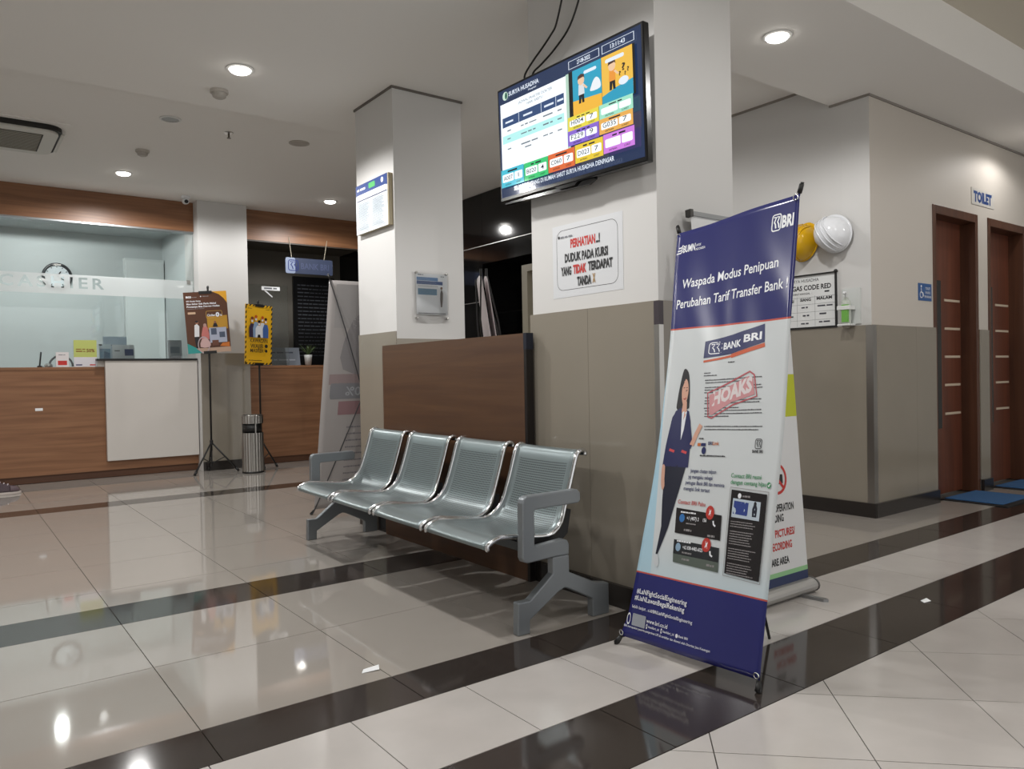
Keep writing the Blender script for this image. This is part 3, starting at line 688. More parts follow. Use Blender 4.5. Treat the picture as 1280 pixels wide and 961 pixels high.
P.poly('red_stamp', stm, [(.462, .580), (.62, .600), (.755, .618), (.79, .612), (.812, .577), (.64, .562), (.50, .534), (.478, .536)]); P.frame('stamp_border', stl, st, .0035)
T('stamp_lettering', mat('#d8cfd0', .4), 'HOAKS', .492, .556, .030, .79, bold=.05, rot=.10)
# the drawn woman in the navy suit
sk = mat('#cf9f8a', .4); hr = mat('#17161c', .4); suit = mat('#232754', .35); trou = mat('#14182c', .4)
F_ = 'figure_drawing'
P.poly(F_, hr, [(.222, .646), (.262, .638), (.285, .605), (.297, .562), (.288, .550), (.205, .548), (.196, .572), (.203, .612)], 3)
P.poly(F_, trou, [(.170, .415), (.335, .415), (.312, .36), (.262, .27), (.205, .205), (.188, .195), (.205, .27), (.185, .33)])
P.poly(F_, suit, [(.195, .545), (.23, .553), (.265, .55), (.300, .545), (.325, .52), (.345, .465), (.352, .412), (.16, .412), (.168, .46), (.172, .52)])
P.poly(F_, suit, [(.176, .53), (.20, .545), (.205, .47), (.172, .41), (.150, .412), (.156, .46)])
P.poly(F_, sk, [(.150, .414), (.172, .412), (.180, .382), (.188, .365), (.176, .355), (.160, .365), (.150, .39)], 2)
P.poly(F_, suit, [(.312, .535), (.33, .51), (.362, .466), (.350, .455), (.325, .472)]); P.line(F_, sk, [(.356, .464), (.385, .49), (.418, .512)], .012)
P.poly(F_, mat('#dfe3ea', .4), [(.245, .545), (.285, .545), (.278, .50), (.266, .475), (.258, .50)]); P.poly(F_, sk, [(.245, .568), (.275, .568), (.284, .540), (.262, .522), (.242, .545)])
P.poly(F_, sk, [(.226, .610), (.245, .622), (.266, .615), (.280, .594), (.272, .570), (.256, .558), (.238, .566), (.224, .588)], 3)
P.poly(F_, hr, [(.218, .640), (.245, .643), (.272, .622), (.25, .628), (.224, .602)])
for u in (.240, .264): P.disc('figure_eye', hr, u, .594, .0065, .0034); P.line('figure_brow', hr, [(u - .008, .6005), (u + .007, .6015)], .0014)
P.line('figure_mouth', mat('#a2433f', .4), [(.245, .575), (.256, .573), (.266, .577)], .003)
for a in ((.19, .452), (.285, .450)): P.line('jacket_pocket', mat('#c8454a', .4), [a, (a[0] + .04, a[1] - .004)], .006)
P.poly('figure_shoe', mat('#c6ccd0', .4), [(.180, .20), (.208, .205), (.225, .186), (.215, .176), (.188, .182)], 2)
# partner logos, captions, phone pictures
P.words('partner_caption', ink, .412, .455, .479, .003); P.rect('partner_logo', mat('#c06a34', .4), .405, .463, .432, .470); P.rect('partner_logo', dkn, .436, .463, .474, .470); P.disc('partner_logo', dkn, .462, .453, .018, .0085)
T('partner_lettering', dkn, 'BRI', .495, .466, .0075, .532, bold=.02); T('partner_lettering', mat('#c06a34', .4), 'Link', .534, .466, .0075, .585, bold=.02); P.words('partner_caption', ink, .435, .64, .440, .0032)
bri_mark(P, 'small_emblem', hr, .850, .461, .045, .020); T('small_emblem_lettering', hr, 'BANK BRI', .832, .452, .006, .908, bold=.03)
for (a, c), v, s_ in (((.375, .585), .402, 'jangan chatan telpon'), ((.365, .56), .388, 'yg mengaku sebagai'), ((.352, .66), .374, 'petugas Bank BRI dan meminta'), ((.345, .545), .360, 'mengisi link tertaut')): T('warning_text', dkn, s_, a, v, .0085, c, bold=.012)
gr = mat('#3c8a5a', .4); rd = mat('#b8352c', .4); scr = mat('#1a1618', .25); gtx = mat('#8b8788', .4)
T('green_text', gr, 'Contact BRI resmi', .70, .397, .009, .915); T('green_text', gr, 'dengan centang hijau', .702, .383, .009, .952); P.disc('check_badge', gr, .972, .386, .014, .0065); P.line('check_badge', bw, [(.966, .386), (.971, .383), (.979, .389)], .0025)
T('red_text', rd, 'Contact BRI Palsu', .317, .328, .009, .522)
P.poly('call_screen', scr, [(.312, .318), (.660, .313), (.664, .259), (.323, .261)]); P.poly('call_screen', mat('#23262a', .25), [(.325, .246), (.663, .243), (.668, .212), (.331, .214)]); P.poly('call_screen_foot', mat('#566058', .35), [(.331, .214), (.668, .212), (.672, .191), (.338, .195)])
for v, s_, cc in ((.292, '+1 (407) 213 156', '#2f6fb0'), (.226, '+62 838-4482-6025', '#8aa7c0')):
    P.disc('contact_picture', mat(cc, .4), .365, v + .004, .020, .0095); T('call_number', bw, s_, .40, v + .002, .0075, .545, bold=.015); P.words('call_caption', gtx, .40, .47, v - .008, .0035); P.words('call_caption', bw, .35, .46, v + .016, .0035)
    P.line('handset_symbol', bw, [(.598, v + .007), (.603, v - .001), (.618, v - .004)], .004)
for (u, v) in ((.392, .268), (.565, .263), (.405, .203), (.585, .200)): P.words('call_caption', gtx, u, u + .055, v, .005)
for v in (.316, .245): P.disc('cross_badge', rd, .567, v, .033, .0155); T('cross_badge_mark', bw, 'X', .551, v - .007, .014, .583, bold=.05)
P.frame('phone_outline', gtx, [(.706, .376), (.976, .372), (.966, .185), (.709, .188)], .0015)
P.poly('chat_screen', scr, [(.716, .371), (.966, .367), (.959, .190), (.718, .193)]); P.disc('chat_badge', bw, .775, .359, .012, .0055); P.words('chat_text', gtx, .795, .85, .357, .004)
P.poly('chat_picture', mat('#b9c6d2', .35), [(.733, .353), (.926, .350), (.924, .311), (.732, .313)]); P.poly('chat_bubble', mat('#2b3f86', .35), [(.742, .348), (.842, .346), (.840, .318), (.741, .320)])
P.poly('chat_figure', trou, [(.872, .318), (.902, .318), (.905, .336), (.895, .345), (.880, .345), (.870, .334)]); P.disc('chat_figure', hr, .888, .345, .010, .005)
for k in range(22):
    if k in (3, 10, 16): continue
    P.words('chat_text', gtx, .732, .732 + rng.uniform(.13, .19), .303 - .0052 * k, .0022, rng=rng)
T('foot_lettering', bw, '#LaNFightSocialEngineering', .083, .107, .011, .487, bold=.015); T('foot_lettering', bw, '#LiaNLawanBegalRekening', .073, .091, .011, .475, bold=.015)
T('foot_lettering', bw, 'lebih lanjut . s.id/BRILiaNFightSocialEngineering', .063, .071, .007, .543)
T('foot_lettering', bw, 'www.bri.co.id', .192, .046, .009, .363, bold=.012); T('foot_lettering', bw, 'bankbri_id', .215, .0355, .005, .30); T('foot_lettering', bw, 'bankbri_id', .335, .0355, .005, .42); T('foot_lettering', bw, 'Bank BRI', .457, .0355, .005, .525)
for u in (.200, .320): P.ring('social_symbol', bw, u, .0375, .003, .006, 12)
P.disc('social_symbol', bw, .442, .0375, .010, .0045)
P.rrect('pale_square', mat('#9ea3ad', .4), .078, .031, .185, .059, .004); P.ring('round_mark', bw, .050, .044, .010, .014, 18)
T('foot_small_lettering', bw, 'BRI merupakan peserta penjaminan LPS & terdaftar dan diawasi oleh Otoritas Jasa Keuangan', .022, .024, .005, .684)
P.done()

# roll-up stand behind it
rd_ = Vector((-1, 0, 0)); ru_ = Vector((0, .06599, .99782)); ro_ = Vector((3.10, 1.95, .1)); rn_ = Vector((0, -.99782, .06599)); RW = .64; RH = 1.55
ru = thing('roll_up_banner', 'white roll-up banner with prohibition notice and lime block, behind the bank banner', 'banner', (2.75, 1.87, 0))
rf = lambda u, v, d: ro_ + rd_ * u + ru_ * v + rn_ * d
rs = build('printed_sheet', MB().prism([(0, -.06), (RW, -.06), (RW, RH - .01), (0, RH - .01)], -.001, 0, rf), mat('#d9dadb', .4), ru)
h0 = Vector((3.10, 1.945, .033)); ell = [(.042 * math.cos(a * math.pi / 8), .031 * math.sin(a * math.pi / 8)) for a in range(16)]
cs = build('cassette', MB().prism(ell, -.01, RW + .01, lambda a, c, d: h0 + rd_ * d + Vector((0, -1, 0)) * a + Vector((0, 0, c))), mat('#a9a7a4', .4, .5), ru, smooth=False)
for e in (-.018, RW + .01): build('end_cap', MB().prism([(a * 1.08, c * 1.08) for a, c in ell], e, e + .008, lambda a, c, d: h0 + rd_ * d + Vector((0, -1, 0)) * a + Vector((0, 0, c))), mat('#5c5a58', .4), cs)
for e in (.10, .54):
    build('foot', MB().prism([(.0, -.012), (.13, -.012), (.145, 0), (.13, .012), (.0, .012), (-.12, .012), (-.12, -.012)], 0, .012, lambda a, c, d: Vector((h0.x, h0.y, 0)) + rd_ * (e + c) + Vector((.12, -.99, 0)) * a + Vector((0, 0, d))), alu, ru)
build('rail_cap', MB().prism([(RW - .004, RH - .018), (RW + .014, RH - .018), (RW + .014, RH + .012), (RW - .004, RH + .012)], -.016, .012, rf), mat('#3a3836', .5), ru); build('top_rail', MB().prism([(0, RH - .012), (RW, RH - .012), (RW, RH + .006), (0, RH + .006)], -.012, .008, rf), alu, ru); build('pole', MB().tube([ro_ + rd_ * .32 - rn_ * .03, rf(.32, RH - .01, -.014)], .007, 8), alu, ru)
P = Printer(rs, rf, .0001, .0004)
P.rect('navy_stripe', mat('#1c2c55', .4), .0, -.038, RW, .001); P.rect('green_stripe', mat('#8fc08c', .4), .0, .001, RW, .021); P.rect('lime_block', mat('#b9bf1c', .4), .0, .69, RW * .9, .88)
def RT(s_, m, u_r, v, h, w): P.text('lettering', m, s_, u_r, v, h, w, 'r', .03, flip=True)
def RL(m, s_, ur, v, h, w):
    vs, fs = text_mesh(s_, .03); a0 = min(a for a, _ in vs); a1 = max(a for a, _ in vs)
    P.put('lettering', m, [(ur + w - (a - a0) / (a1 - a0) * w, v + c * h / CAP) for a, c in vs], [tuple(reversed(f)) for f in fs])
RL(ink, 'OPERATION', .074, .280, .031, .142); RL(ink, 'DING', .155, .236, .031, .065); RL(red, 'PICTURES/', .077, .171, .031, .148); RL(red, 'ECORDING', .107, .116, .031, .142); RL(ink, 'ARE AREA', .135, .052, .029, .130)
P.ring('prohibition_ring', red, .18, .421, .055, .068); P.rrect('camera_symbol', ink, .142, .398, .218, .44, .006); P.rect('camera_symbol', ink, .166, .44, .194, .452); P.line('prohibition_bar', red, [(.14, .381), (.22, .461)], .013)
P.done()

# ================================================================== THINGS ON THE RIGHT HAND WALLS
def helmet(label, y, z, col, ry, rz, tilt, out=0.):
    h = thing('safety_helmet', label, 'helmet', (4.962, y, z - rz), group='safety helmets hung on the wall')
    R_ = Matrix.Rotation(tilt, 3, 'X'); m = mat(col, .22)
    def dome(u, v):
        a = u * 2 * math.pi; e = v * math.pi / 2
        r = math.cos(e) ** .8; x = math.sin(e) ** .9
        k = 1 + .02 * (abs(math.sin(a * 1)) < .12)
        return Vector((4.955 - out - .165 * x, y, z)) + R_ @ Vector((0, ry * r * math.cos(a) * k, rz * r * math.sin(a) * k))
    sh_ = build('shell', MB().grid(dome, 40, 14), m, h, smooth=True)
    for o_ in (-.03, 0, .03):
        pts = [Vector((4.955 - out - .168 * math.sin(e) ** .9, y, z)) + R_ @ Vector((0, o_, rz * math.cos(e) ** .8 * sg_)) for sg_, rg in ((1, range(2, 12)), (-1, range(11, 1, -1))) for e in [k * math.pi / 24 for k in rg]]
        build('ridge', MB().tube(pts, .005, 6), m, sh_, smooth=True)
    def brim(u, v):
        a = u * 2 * math.pi; ex = 1.03 + .10 * v * (1 + .5 * max(0, math.sin(a)) ** 2 - .6 * max(0, -math.sin(a)))
        return Vector((4.953 - out - .008 * (1 - v), y, z)) + R_ @ Vector((0, ry * ex * math.cos(a) * .97, rz * ex * math.sin(a) * .97))
    build('brim', MB().grid(brim, 40, 3), m, h, smooth=True, solid=.004)
    build('hook', MB().tube([(4.968, y, z + rz * .5), (4.93, y, z + rz * .5), (4.925, y, z + rz * .56)], .004, 6), steel, h)
helmet('yellow plastic safety helmet hung on the wall above the board', 3.103, 1.898, '#d9a90c', .096, .128, .35)
helmet('white plastic safety helmet hung on the wall above the board', 2.866, 1.922, '#e2e4e8', .115, .124, -.5, .012)

wbd = thing('schedule_board', 'white schedule board with black frame and CODE RED heading, below the helmets', 'board', (4.96, 3.2, 1.28))
bf = plane((4.960, 3.62, 1.285), (0, -1, 0), (0, 0, 1)); BWd = .755; BHt = .388
sf = build('panel', MB().prism([(0, 0), (BWd, 0), (BWd, BHt), (0, BHt)], -.006, 0, bf), mat('#e4e6e6', .25), wbd)
for q in (((0, 0), (BWd, 0), (BWd, .014), (0, .014)), ((0, BHt - .010), (BWd, BHt - .010), (BWd, BHt), (0, BHt)), ((0, .014), (.012, .014), (.012, BHt - .01), (0, BHt - .01)), ((BWd - .013, .014), (BWd, .014), (BWd, BHt - .01), (BWd - .013, BHt - .01))):
    build('frame_bar', MB().prism(q, 0, .012, bf), black, wbd)
build('corner_knob', MB().lathe([(.012, -.012), (.014, 0), (.008, .010), (.001, .012)], bf(BWd - .008, BHt + .003, .004), 12), black, wbd, smooth=True)
P = Printer(sf, bf, .0001, .0004)
P.text('lettering', mat('#5a5c60', .5), 'SURYA HUSADHA', .50, .335, .022, .235, 'c'); P.text('heading', ink, 'TUGAS CODE RED', .53, .278, .033, .36, 'c', .03); P.text('lettering', ink, 'HARI/TANGGAL  :', .485, .247, .013, .16, 'c'); P.words('handwriting', ink, .66, .70, .252, .012)
for v in (.062, .12, .175, .225): P.rect('table_line', grey, .10, v, .735, v + .0015)
for u in (.33, .445, .585): P.rect('table_line', grey, u, .02, u + .0015, .235)
P.text('column_heading', ink, 'SIANG', .47, .20, .020, .085, bold=.03); P.text('column_heading', ink, 'MALAM', .60, .203, .020, .115, bold=.03); P.text('column_heading', ink, 'PAGI', .36, .196, .020, .06, bold=.03)
for u, v, w_ in ((.48, .150, .05), (.605, .155, .12), (.49, .092, .05), (.62, .098, .07), (.475, .036, .06), (.615, .042, .10), (.36, .145, .05), (.355, .09, .06)): P.words('handwriting', mat('#3c3c48', .5), u, u + w_, v, .011)
P.done()

sd = thing('sanitizer_dispenser', 'clear hand sanitizer bottle with green label in a white wall bracket', 'dispenser', (4.95, 2.775, 1.285))
build('back_plate', box(4.958, 4.9675, 2.70, 2.83, 1.30, 1.545), mat('#cdd0ce', .3), sd)
build('shelf', box(4.875, 4.958, 2.735, 2.822, 1.288, 1.30), mat('#dfe1df', .4), sd, bevel=.003); build('front_band', box(4.873, 4.958, 2.735, 2.822, 1.395, 1.422), mat('#dfe1df', .4), sd, bevel=.003)
bt = build('bottle', MB().lathe([(.030, 0), (.034, .01), (.034, .13), (.028, .155), (.014, .165), (.014, .18)], (4.915, 2.779, 1.30), 20), mat('#b9bfb6', .12), sd, smooth=True)
build('label', MB().prism([(-.03, .012), (.012, .012), (.012, .13), (-.03, .13)], .0, .036, lambda a, c, d: (4.915 - d, 2.779 + a, 1.30 + c)), mat('#6fae4c', .4), bt)
build('pump', MB().tube([(4.915, 2.779, 1.48), (4.915, 2.779, 1.515), (4.87, 2.765, 1.512), (4.862, 2.763, 1.50)], .007, 8), whitep, sd, smooth=True)
build('drip_cup', MB().lathe([(.001, 0), (.02, .005), (.028, .02)], (4.915, 2.779, 1.268), 14), mat('#8f8a80', .3), sd)

tl = thing('toilet_sign', 'TOILET lettering plate on the wall above the two doors', 'sign', (6.70, 2.63, 2.29))
tf = plane((6.50, 2.6295, 2.275), (1, 0, 0), (0, 0, 1)); sp_ = build('plate', MB().prism([(0, 0), (.42, 0), (.42, .13), (0, .13)], 0, .004, tf), mat('#c9c5be', .3), tl)
P = Printer(sp_, tf, .0002, .0046); P.text('lettering', mat('#28457e', .4), 'TOILET', .035, .027, .075, .335, bold=.06); P.done()
ds = thing('disabled_toilet_sign', 'small blue wheelchair toilet sign on the wall left of the doors', 'sign', (5.71, 2.63, 1.48))
df = plane((5.615, 2.6295, 1.478), (1, 0, 0), (0, 0, 1)); sp_ = build('plate', MB().prism([(0, 0), (.20, 0), (.20, .125), (0, .125)], 0, .003, df), mat('#2f5a94', .35), ds)
P = Printer(sp_, df, .0002, .0036)
P.disc('wheelchair_symbol', bw, .042, .103, .009); P.line('wheelchair_symbol', bw, [(.04, .09), (.045, .058), (.068, .056), (.078, .03)], .008); P.ring('wheelchair_symbol', bw, .042, .042, .018, .024, 18)
for v, s_ in ((.082, 'TOILET'), (.052, 'KHUSUS'), (.022, 'PENYANDANG')): P.text('lettering', bw, s_, .14, v, .016, .075 if len(s_) < 7 else .10, 'c')
P.done()
mm = mat('#35608f', .95, bump=.6, vscale=300)
for k, (x0, x1) in enumerate(((6.02, 6.55), (6.92, 7.45))):
    r_ = thing('door_mat', 'blue rectangular door mat with black edge before the %s toilet door' % ('first' if k == 0 else 'second'), 'mat', ((x0 + x1) / 2, 2.42, 0), group='blue door mats')
    build('rubber_edge', box(x0 - .05, x1 + .05, 2.20, 2.66 if k == 0 else 2.66, 0, .007), mat('#121214', .6), r_, bevel=.002); build('pile', box(x0, x1, 2.25, 2.64, .006, .014), mm, r_, bevel=.003)

# ================================================================== FRAMES ON THE COLUMN
nb = thing('notice_board', 'framed white notice with blue header on the bright side of the column', 'board', (2.28, 4.5, 1.96))
nf2 = plane((2.258, 4.735, 1.955), (0, -1, 0), (0, 0, 1)); NW, NH = .46, .325
build('box_frame', MB().prism([(0, 0), (NW, 0), (NW, NH), (0, NH)], -.031, -.001, nf2), mat('#a89c80', .45), nb, bevel=.002)
pn = build('print', MB().prism([(.0, .0), (NW - .012, 0), (NW - .012, NH), (0, NH)], -.001, 0, nf2), mat('#d4dce2', .3), nb)
P = Printer(pn, nf2, .0002, .0006); P.rect('header', mat('#2d447e', .35), 0, .255, NW - .012, NH); P.rrect('header_tag', mat('#4fa862', .35), .19, .277, .28, .312, .006); P.words('header_text', bw, .02, .14, .285, .018); P.disc('header_logo', bw, .38, .296, .017)
P.rect('title_strip', whitep, .02, .222, NW - .03, .258); P.rect('title_rule', dkn, .015, .216, NW - .02, .221)
for k in range(19):
    for a in (.03, .24): P.words('fine_text', mat('#8d98a2', .5), a, a + .18 - rng.uniform(0, .05), .200 - .0098 * k, .004, rng=rng)
P.done()
af = thing('acrylic_sign_holder', 'clear acrylic poster holder with four studs on the grey front of the column', 'sign', (2.545, 4.25, 1.355))
aw = plane((2.418, 4.2515, 1.357), (1, 0, 0), (0, 0, 1))
for u, v in ((.01, .015), (.235, .015), (.01, .305), (.235, .305)): build('stud', MB().lathe([(.007, 0), (.007, .02), (.004, .022)], aw(u, v, -.001), 10, Matrix.Rotation(math.radians(90), 3, 'X')), steel, af)
ps = build('poster', MB().prism([(.008, .04), (.24, .04), (.24, .30), (.008, .30)], .006, .007, aw), mat('#d6d9db', .4), af)
build('acrylic_sheet', MB().grid(lambda u, v: aw(.246 * u, .32 * v, .012 + .006 * math.sin(4 * u + 7 * v) * (1 - v)), 12, 12), glass((.97, .97, .97)), af, smooth=True)
P = Printer(ps, aw, .0002, .0075); P.rect('blue_bar', mat('#5b7ea4', .4), .012, .256, .17, .278); P.rect('blue_bar', mat('#34507e', .4), .012, .232, .205, .254); P.rect('blue_bar', mat('#4c7c98', .4), .02, .165, .16, .205); P.rect('rule', grey, .02, .220, .17, .222); P.rect('rule', hr, .02, .045, .225, .049)
P.poly('standing_figure', mat('#4a3a30', .5), [(.188, .09), (.198, .09), (.204, .14), (.206, .18), (.196, .208), (.186, .18), (.184, .14)]); P.disc('standing_figure', mat('#6a4a38', .5), .195, .212, .009); P.words('small_logo', grey, .02, .06, .290, .006); P.words('small_logo', grey, .19, .215, .284, .006)
P.done()

# banner seen from behind, left of the column
bl_ = mat('#a09b99', .55)
b2, s2, f2 = x_banner('x-frame banner seen from behind with mirrored faint print, left of the column', (2.155, 5.33, .04), (2.74, 5.33, .04), (2.165, 4.99, 1.68), (2.74, 4.99, 1.68), (0, -.975, .2), ((2.14, 5.36, .006), (2.76, 5.36, .006)), (2.45, 5.00, .003), bl_, rod=mat('#3a3a3c', .4), wave=.002, n=(14, 40))
P = Printer(s2, lambda u, v, d: f2(u, v, -d - .0009), .00002, .0003, fine=.05, ax=(.58, 1.67))
P.rect('faint_print', mat('#989594', .55), .10, .80, 1, .985); P.poly('faint_print', mat('#858283', .55), [(.25, .62), (1, .60), (1, .86), (.5, .87), (.3, .80)], 3); P.rect('faint_print', mat('#8f7f7f', .55), .08, .555, 1, .60); P.rrect('faint_print', mat('#7b7b7f', .55), .10, .49, .98, .56, .02); P.rect('faint_print', mat('#8b6d70', .55), .22, .42, 1, .48)
P.text('mirrored_lettering', mat('#9fa2a6', .5), '70%', .30, .505, .038, .30, flip=True)
for k in range(10): P.words('faint_lines', mat('#77747a', .55), .35, .95, .36 - .03 * k, .007, rng=rng)
P.done()
# pair of white banners glimpsed over the partition
def side_banner(label, near, far, lean, k):
    near, far, lean = Vector(near), Vector(far), Vector(lean); c = (near + far) / 2
    r_ = thing('x_frame_banner', label, 'banner', (c.x, c.y, 0), group='x-frame banners'); d = (far - near).normalized(); nrm = d.cross(Vector((0, 0, 1)))
    T0, T1 = near + lean + Vector((0, 0, 1.74)), far + lean + Vector((0, 0, 1.74))
    build('printed_sheet', MB().grid(lambda u, v: lerp(lerp(near, far, u), lerp(T0, T1, u), v) + Vector((0, 0, .03 * (1 - v))) + nrm * .01 * math.sin(3 * v + 4 * u), 8, 20), mat('#ddd3d4', .4), r_, smooth=True, solid=.0015)
    mid = (near + far + T0 + T1) / 4 - nrm * .06 * k
    for e in (near, far, T0, T1): pl = build('pole', MB().tube([mid, lerp(mid, e, .6) - nrm * .02 * k, e + (e - mid).normalized() * .02 if e.z > 1 else e + Vector((0, 0, .004))], .006, 7), black, r_)
    for e in (T0, T1): build('rubber_tip', MB().tube([e - Vector((0, 0, .02)), e + Vector((0, 0, .035))], .010, 8), black, r_)
side_banner('edge-on white banner showing over the partition, the left one of the pair', (3.30, 4.42, 0), (3.63, 4.97, 0), (-.14, .16, 0), 1)
side_banner('edge-on white banner showing over the partition, the right one of the pair', (3.335, 4.39, 0), (3.685, 4.92, 0), (-.145, .165, 0), -1)

# ================================================================== CASHIER COUNTER
ct = thing('cashier_counter', 'long brown wooden cashier counter under the glass on the left', 'counter', (-.4, 9.2, 0))
build('front_panel', box(-2.95, 2.284, 8.95, 8.975, .075, 1.13), wood_x, ct); build('kick_board', box(-2.95, 2.284, 8.985, 9.0, 0, .075), wood('#5a3824', '#6b452c', 'X', .45), ct)
build('worktop', box(-2.97, 2.284, 8.945, 9.5, 1.13, 1.162), wood_x, ct, bevel=.003); build('rear_panel', box(-2.95, 2.284, 9.44, 9.46, 0, 1.13), wood_x, ct)
wt = thing('transfer_desk', 'white laminate desk front with thin black top fixed to the cashier counter', 'desk', (1.86, 8.9, .17))
build('front_panel', box(1.36, 2.275, 8.885, 8.944, .175, 1.225), mat('#cfcac4', .28, var=.03, vscale=4), wt, bevel=.004); build('black_top', box(1.28, 2.275, 8.872, 8.98, 1.225, 1.245), black, wt, bevel=.002)
build('support_strip', box(1.30, 2.275, 8.945, 8.98, 1.163, 1.225), mat('#cfcac4', .35), wt)
tag(build('price_sticker', box(.735, .80, 8.9485, 8.9499, .725, .752), whitep), 'small white sticker on the wooden front of the cashier counter', 'sticker')
# counter of the teller
tc = thing('teller_counter', 'brown wooden teller counter below the hanging blue sign', 'counter', (3.78, 9.2, 0))
build('front_panel', box(2.845, 4.745, 8.95, 8.975, .075, 1.13), wood_x, tc); build('kick_board', box(2.845, 4.745, 8.985, 9.0, 0, .075), wood('#5a3824', '#6b452c', 'X', .45), tc); build('worktop', box(2.84, 4.746, 8.945, 9.5, 1.13, 1.162), wood_x, tc, bevel=.003)
# behind the cashier glass
ck = thing('wall_clock', 'round black-rimmed wall clock behind the cashier glass', 'clock', (1.12, 10.48, 2.0)); MX = Matrix.Rotation(math.radians(90), 3, 'X')
build('rim', MB().lathe([(.128, 0), (.158, .0), (.158, .03), (.144, .045), (.128, .03), (.128, 0)], (1.118, 10.495, 2.268), 36, MX, caps=False), mat('#20262c', .3), ck, smooth=True); fc = build('face', MB().lathe([(.001, .010), (.135, .010), (.135, .014), (.001, .014)], (1.118, 10.495, 2.268), 32, MX), mat('#d7dfe4', .3), ck)
for k in range(12): a = k * math.pi / 6; build('hour_mark', MB().tube([(1.118 + r_ * math.sin(a), 10.479, 2.268 + r_ * math.cos(a)) for r_ in (.105, .12)], .005, 5), black, fc)
for a, L in ((.6, .07), (2.1, .10)): build('hand', MB().tube([(1.118, 10.476, 2.268), (1.118 + L * math.sin(a), 10.476, 2.268 + L * math.cos(a))], .005, 5), black, fc)
cb = thing('tall_cabinet', 'tall white cabinet against the back wall behind the cashier glass', 'cabinet', (2.06, 10.4, 0))
build('body', box(1.83, 2.283, 10.38, 10.497, 0, 2.53), mat('#d5dbdb', .4), cb); build('door', box(1.84, 2.275, 10.362, 10.38, .06, 2.50), mat('#dce2e2', .35), cb, bevel=.003); build('handle', MB().tube([(1.88, 10.362, 1.0), (1.88, 10.335, 1.0), (1.88, 10.335, 1.15), (1.88, 10.362, 1.15)], .006, 6), steel, cb)
def leaflet(label, x, y, z, w, h, bg, draw, lean=.25, name='leaflet_stand', cat='leaflet'):
    r_ = thing(name, label, cat, (x + w / 2, y, z), group='leaflets on the cashier counter')
    lf_ = plane((x, y, z + .002), (1, 0, 0), (0, lean, 1)); sh_ = build('card', MB().prism([(0, 0), (w, 0), (w, h), (0, h)], -.002, 0, lf_), mat(bg, .4), r_)
    build('strut', MB().prism([(y + .002, z), (y + .06, z), (y + lean * h * .6, z + h * .55)], x + w * .4, x + w * .6, lambda a, c, d: (d, a, c)), mat('#aab0b2', .4), r_)
    P = Printer(sh_, lf_, .0003, .0006); draw(P, w, h); P.done()
def d_red(P, w, h):
    P.rect('red_block', red, w * .15, h * .12, w * .85, h * .42); P.words('caption', grey, w * .2, w * .8, h * .8, h * .05)
def d_green(P, w, h):
    P.rect('green_field', mat('#b5bd6a', .4), 0, h * .36, w, h); P.rect('pale_field', mat('#d3d0d6', .4), 0, 0, w, h * .36); P.text('lettering', mat('#7a4a20', .4), '50%', w * .55, h * .55, h * .12, w * .36, bold=.03); P.words('caption', mat('#8a5a2a', .4), w * .1, w * .5, h * .64, h * .04); P.words('caption', mat('#8a5a2a', .4), w * .1, w * .5, h * .56, h * .04); P.rect('footer_mark', dkn, w * .08, h * .05, w * .35, h * .09); P.rect('footer_mark', red, w * .68, h * .05, w * .93, h * .09)
def d_blue(P, w, h):
    P.rect('blue_photo', mat('#7f9db4', .4), w * .05, 0, w * .95, h * .8); P.poly('blue_shape', mat('#4b6b88', .4), [(w * .3, 0), (w * .8, 0), (w * .9, h * .6), (w * .4, h * .7)]); P.rect('corner_mark', hr, 0, h * .93, w * .25, h)
def d_white(P, w, h):
    P.rect('blue_tag', mat('#3b4a78', .4), w * .55, h * .5, w * .95, h * .8); P.poly('red_shape', red, [(w * .38, 0), (w * .52, 0), (w * .5, h * .35)]); P.words('caption', grey, w * .1, w * .4, h * .7, h * .06)
def d_grey(P, w, h):
    P.rect('photo', mat('#83868c', .4), w * .08, h * .05, w * .92, h * .4); P.rect('text_block', mat('#9aa2ac', .4), w * .15, h * .5, w * .85, h * .75)
leaflet('small white card with red block on the wooden counter', .925, 8.952, 1.162, .115, .15, '#d9d3d3', d_red, .02); leaflet('green and white leaflet offering 50% standing on the wooden counter', 1.085, 8.952, 1.162, .21, .275, '#d7d6da', d_green, .02)
leaflet('blue photo leaflet leaning behind the left end of the white desk', 1.33, 9.03, 1.162, .115, .24, '#c9d6de', d_blue, .1); leaflet('white leaflet with red triangle and dark tag behind the white desk', 1.455, 9.03, 1.162, .215, .235, '#dcdfe4', d_white, .1)
leaflet('pale blue upright leaflet behind the white leaflet', 1.39, 9.16, 1.162, .23, .33, '#b4c4d4', lambda P, w, h: P.words('caption', grey, w * .1, w * .9, h * .7, h * .03), .1); leaflet('grey photo leaflet behind the desk beside the brown poster', 2.01, 9.03, 1.162, .145, .29, '#c4c8ce', d_grey, .1)
fp = thing('pen_stand', 'thin black pen standing in a round base on the wooden counter', 'pen', (.785, 8.97, 1.162)); build('base', MB().lathe([(.022, 0), (.022, .012), (.008, .018)], (.785, 8.972, 1.162), 14), black, fp); build('pen', MB().tube([(.785, 8.972, 1.175), (.80, 8.972, 1.315)], .007, 7), black, fp); build('cord', MB().tube(spl([(.785, 8.972, 1.17), (.80, 8.965, 1.172), (.82, 8.972, 1.166)], 4), .003, 5), black, fp)
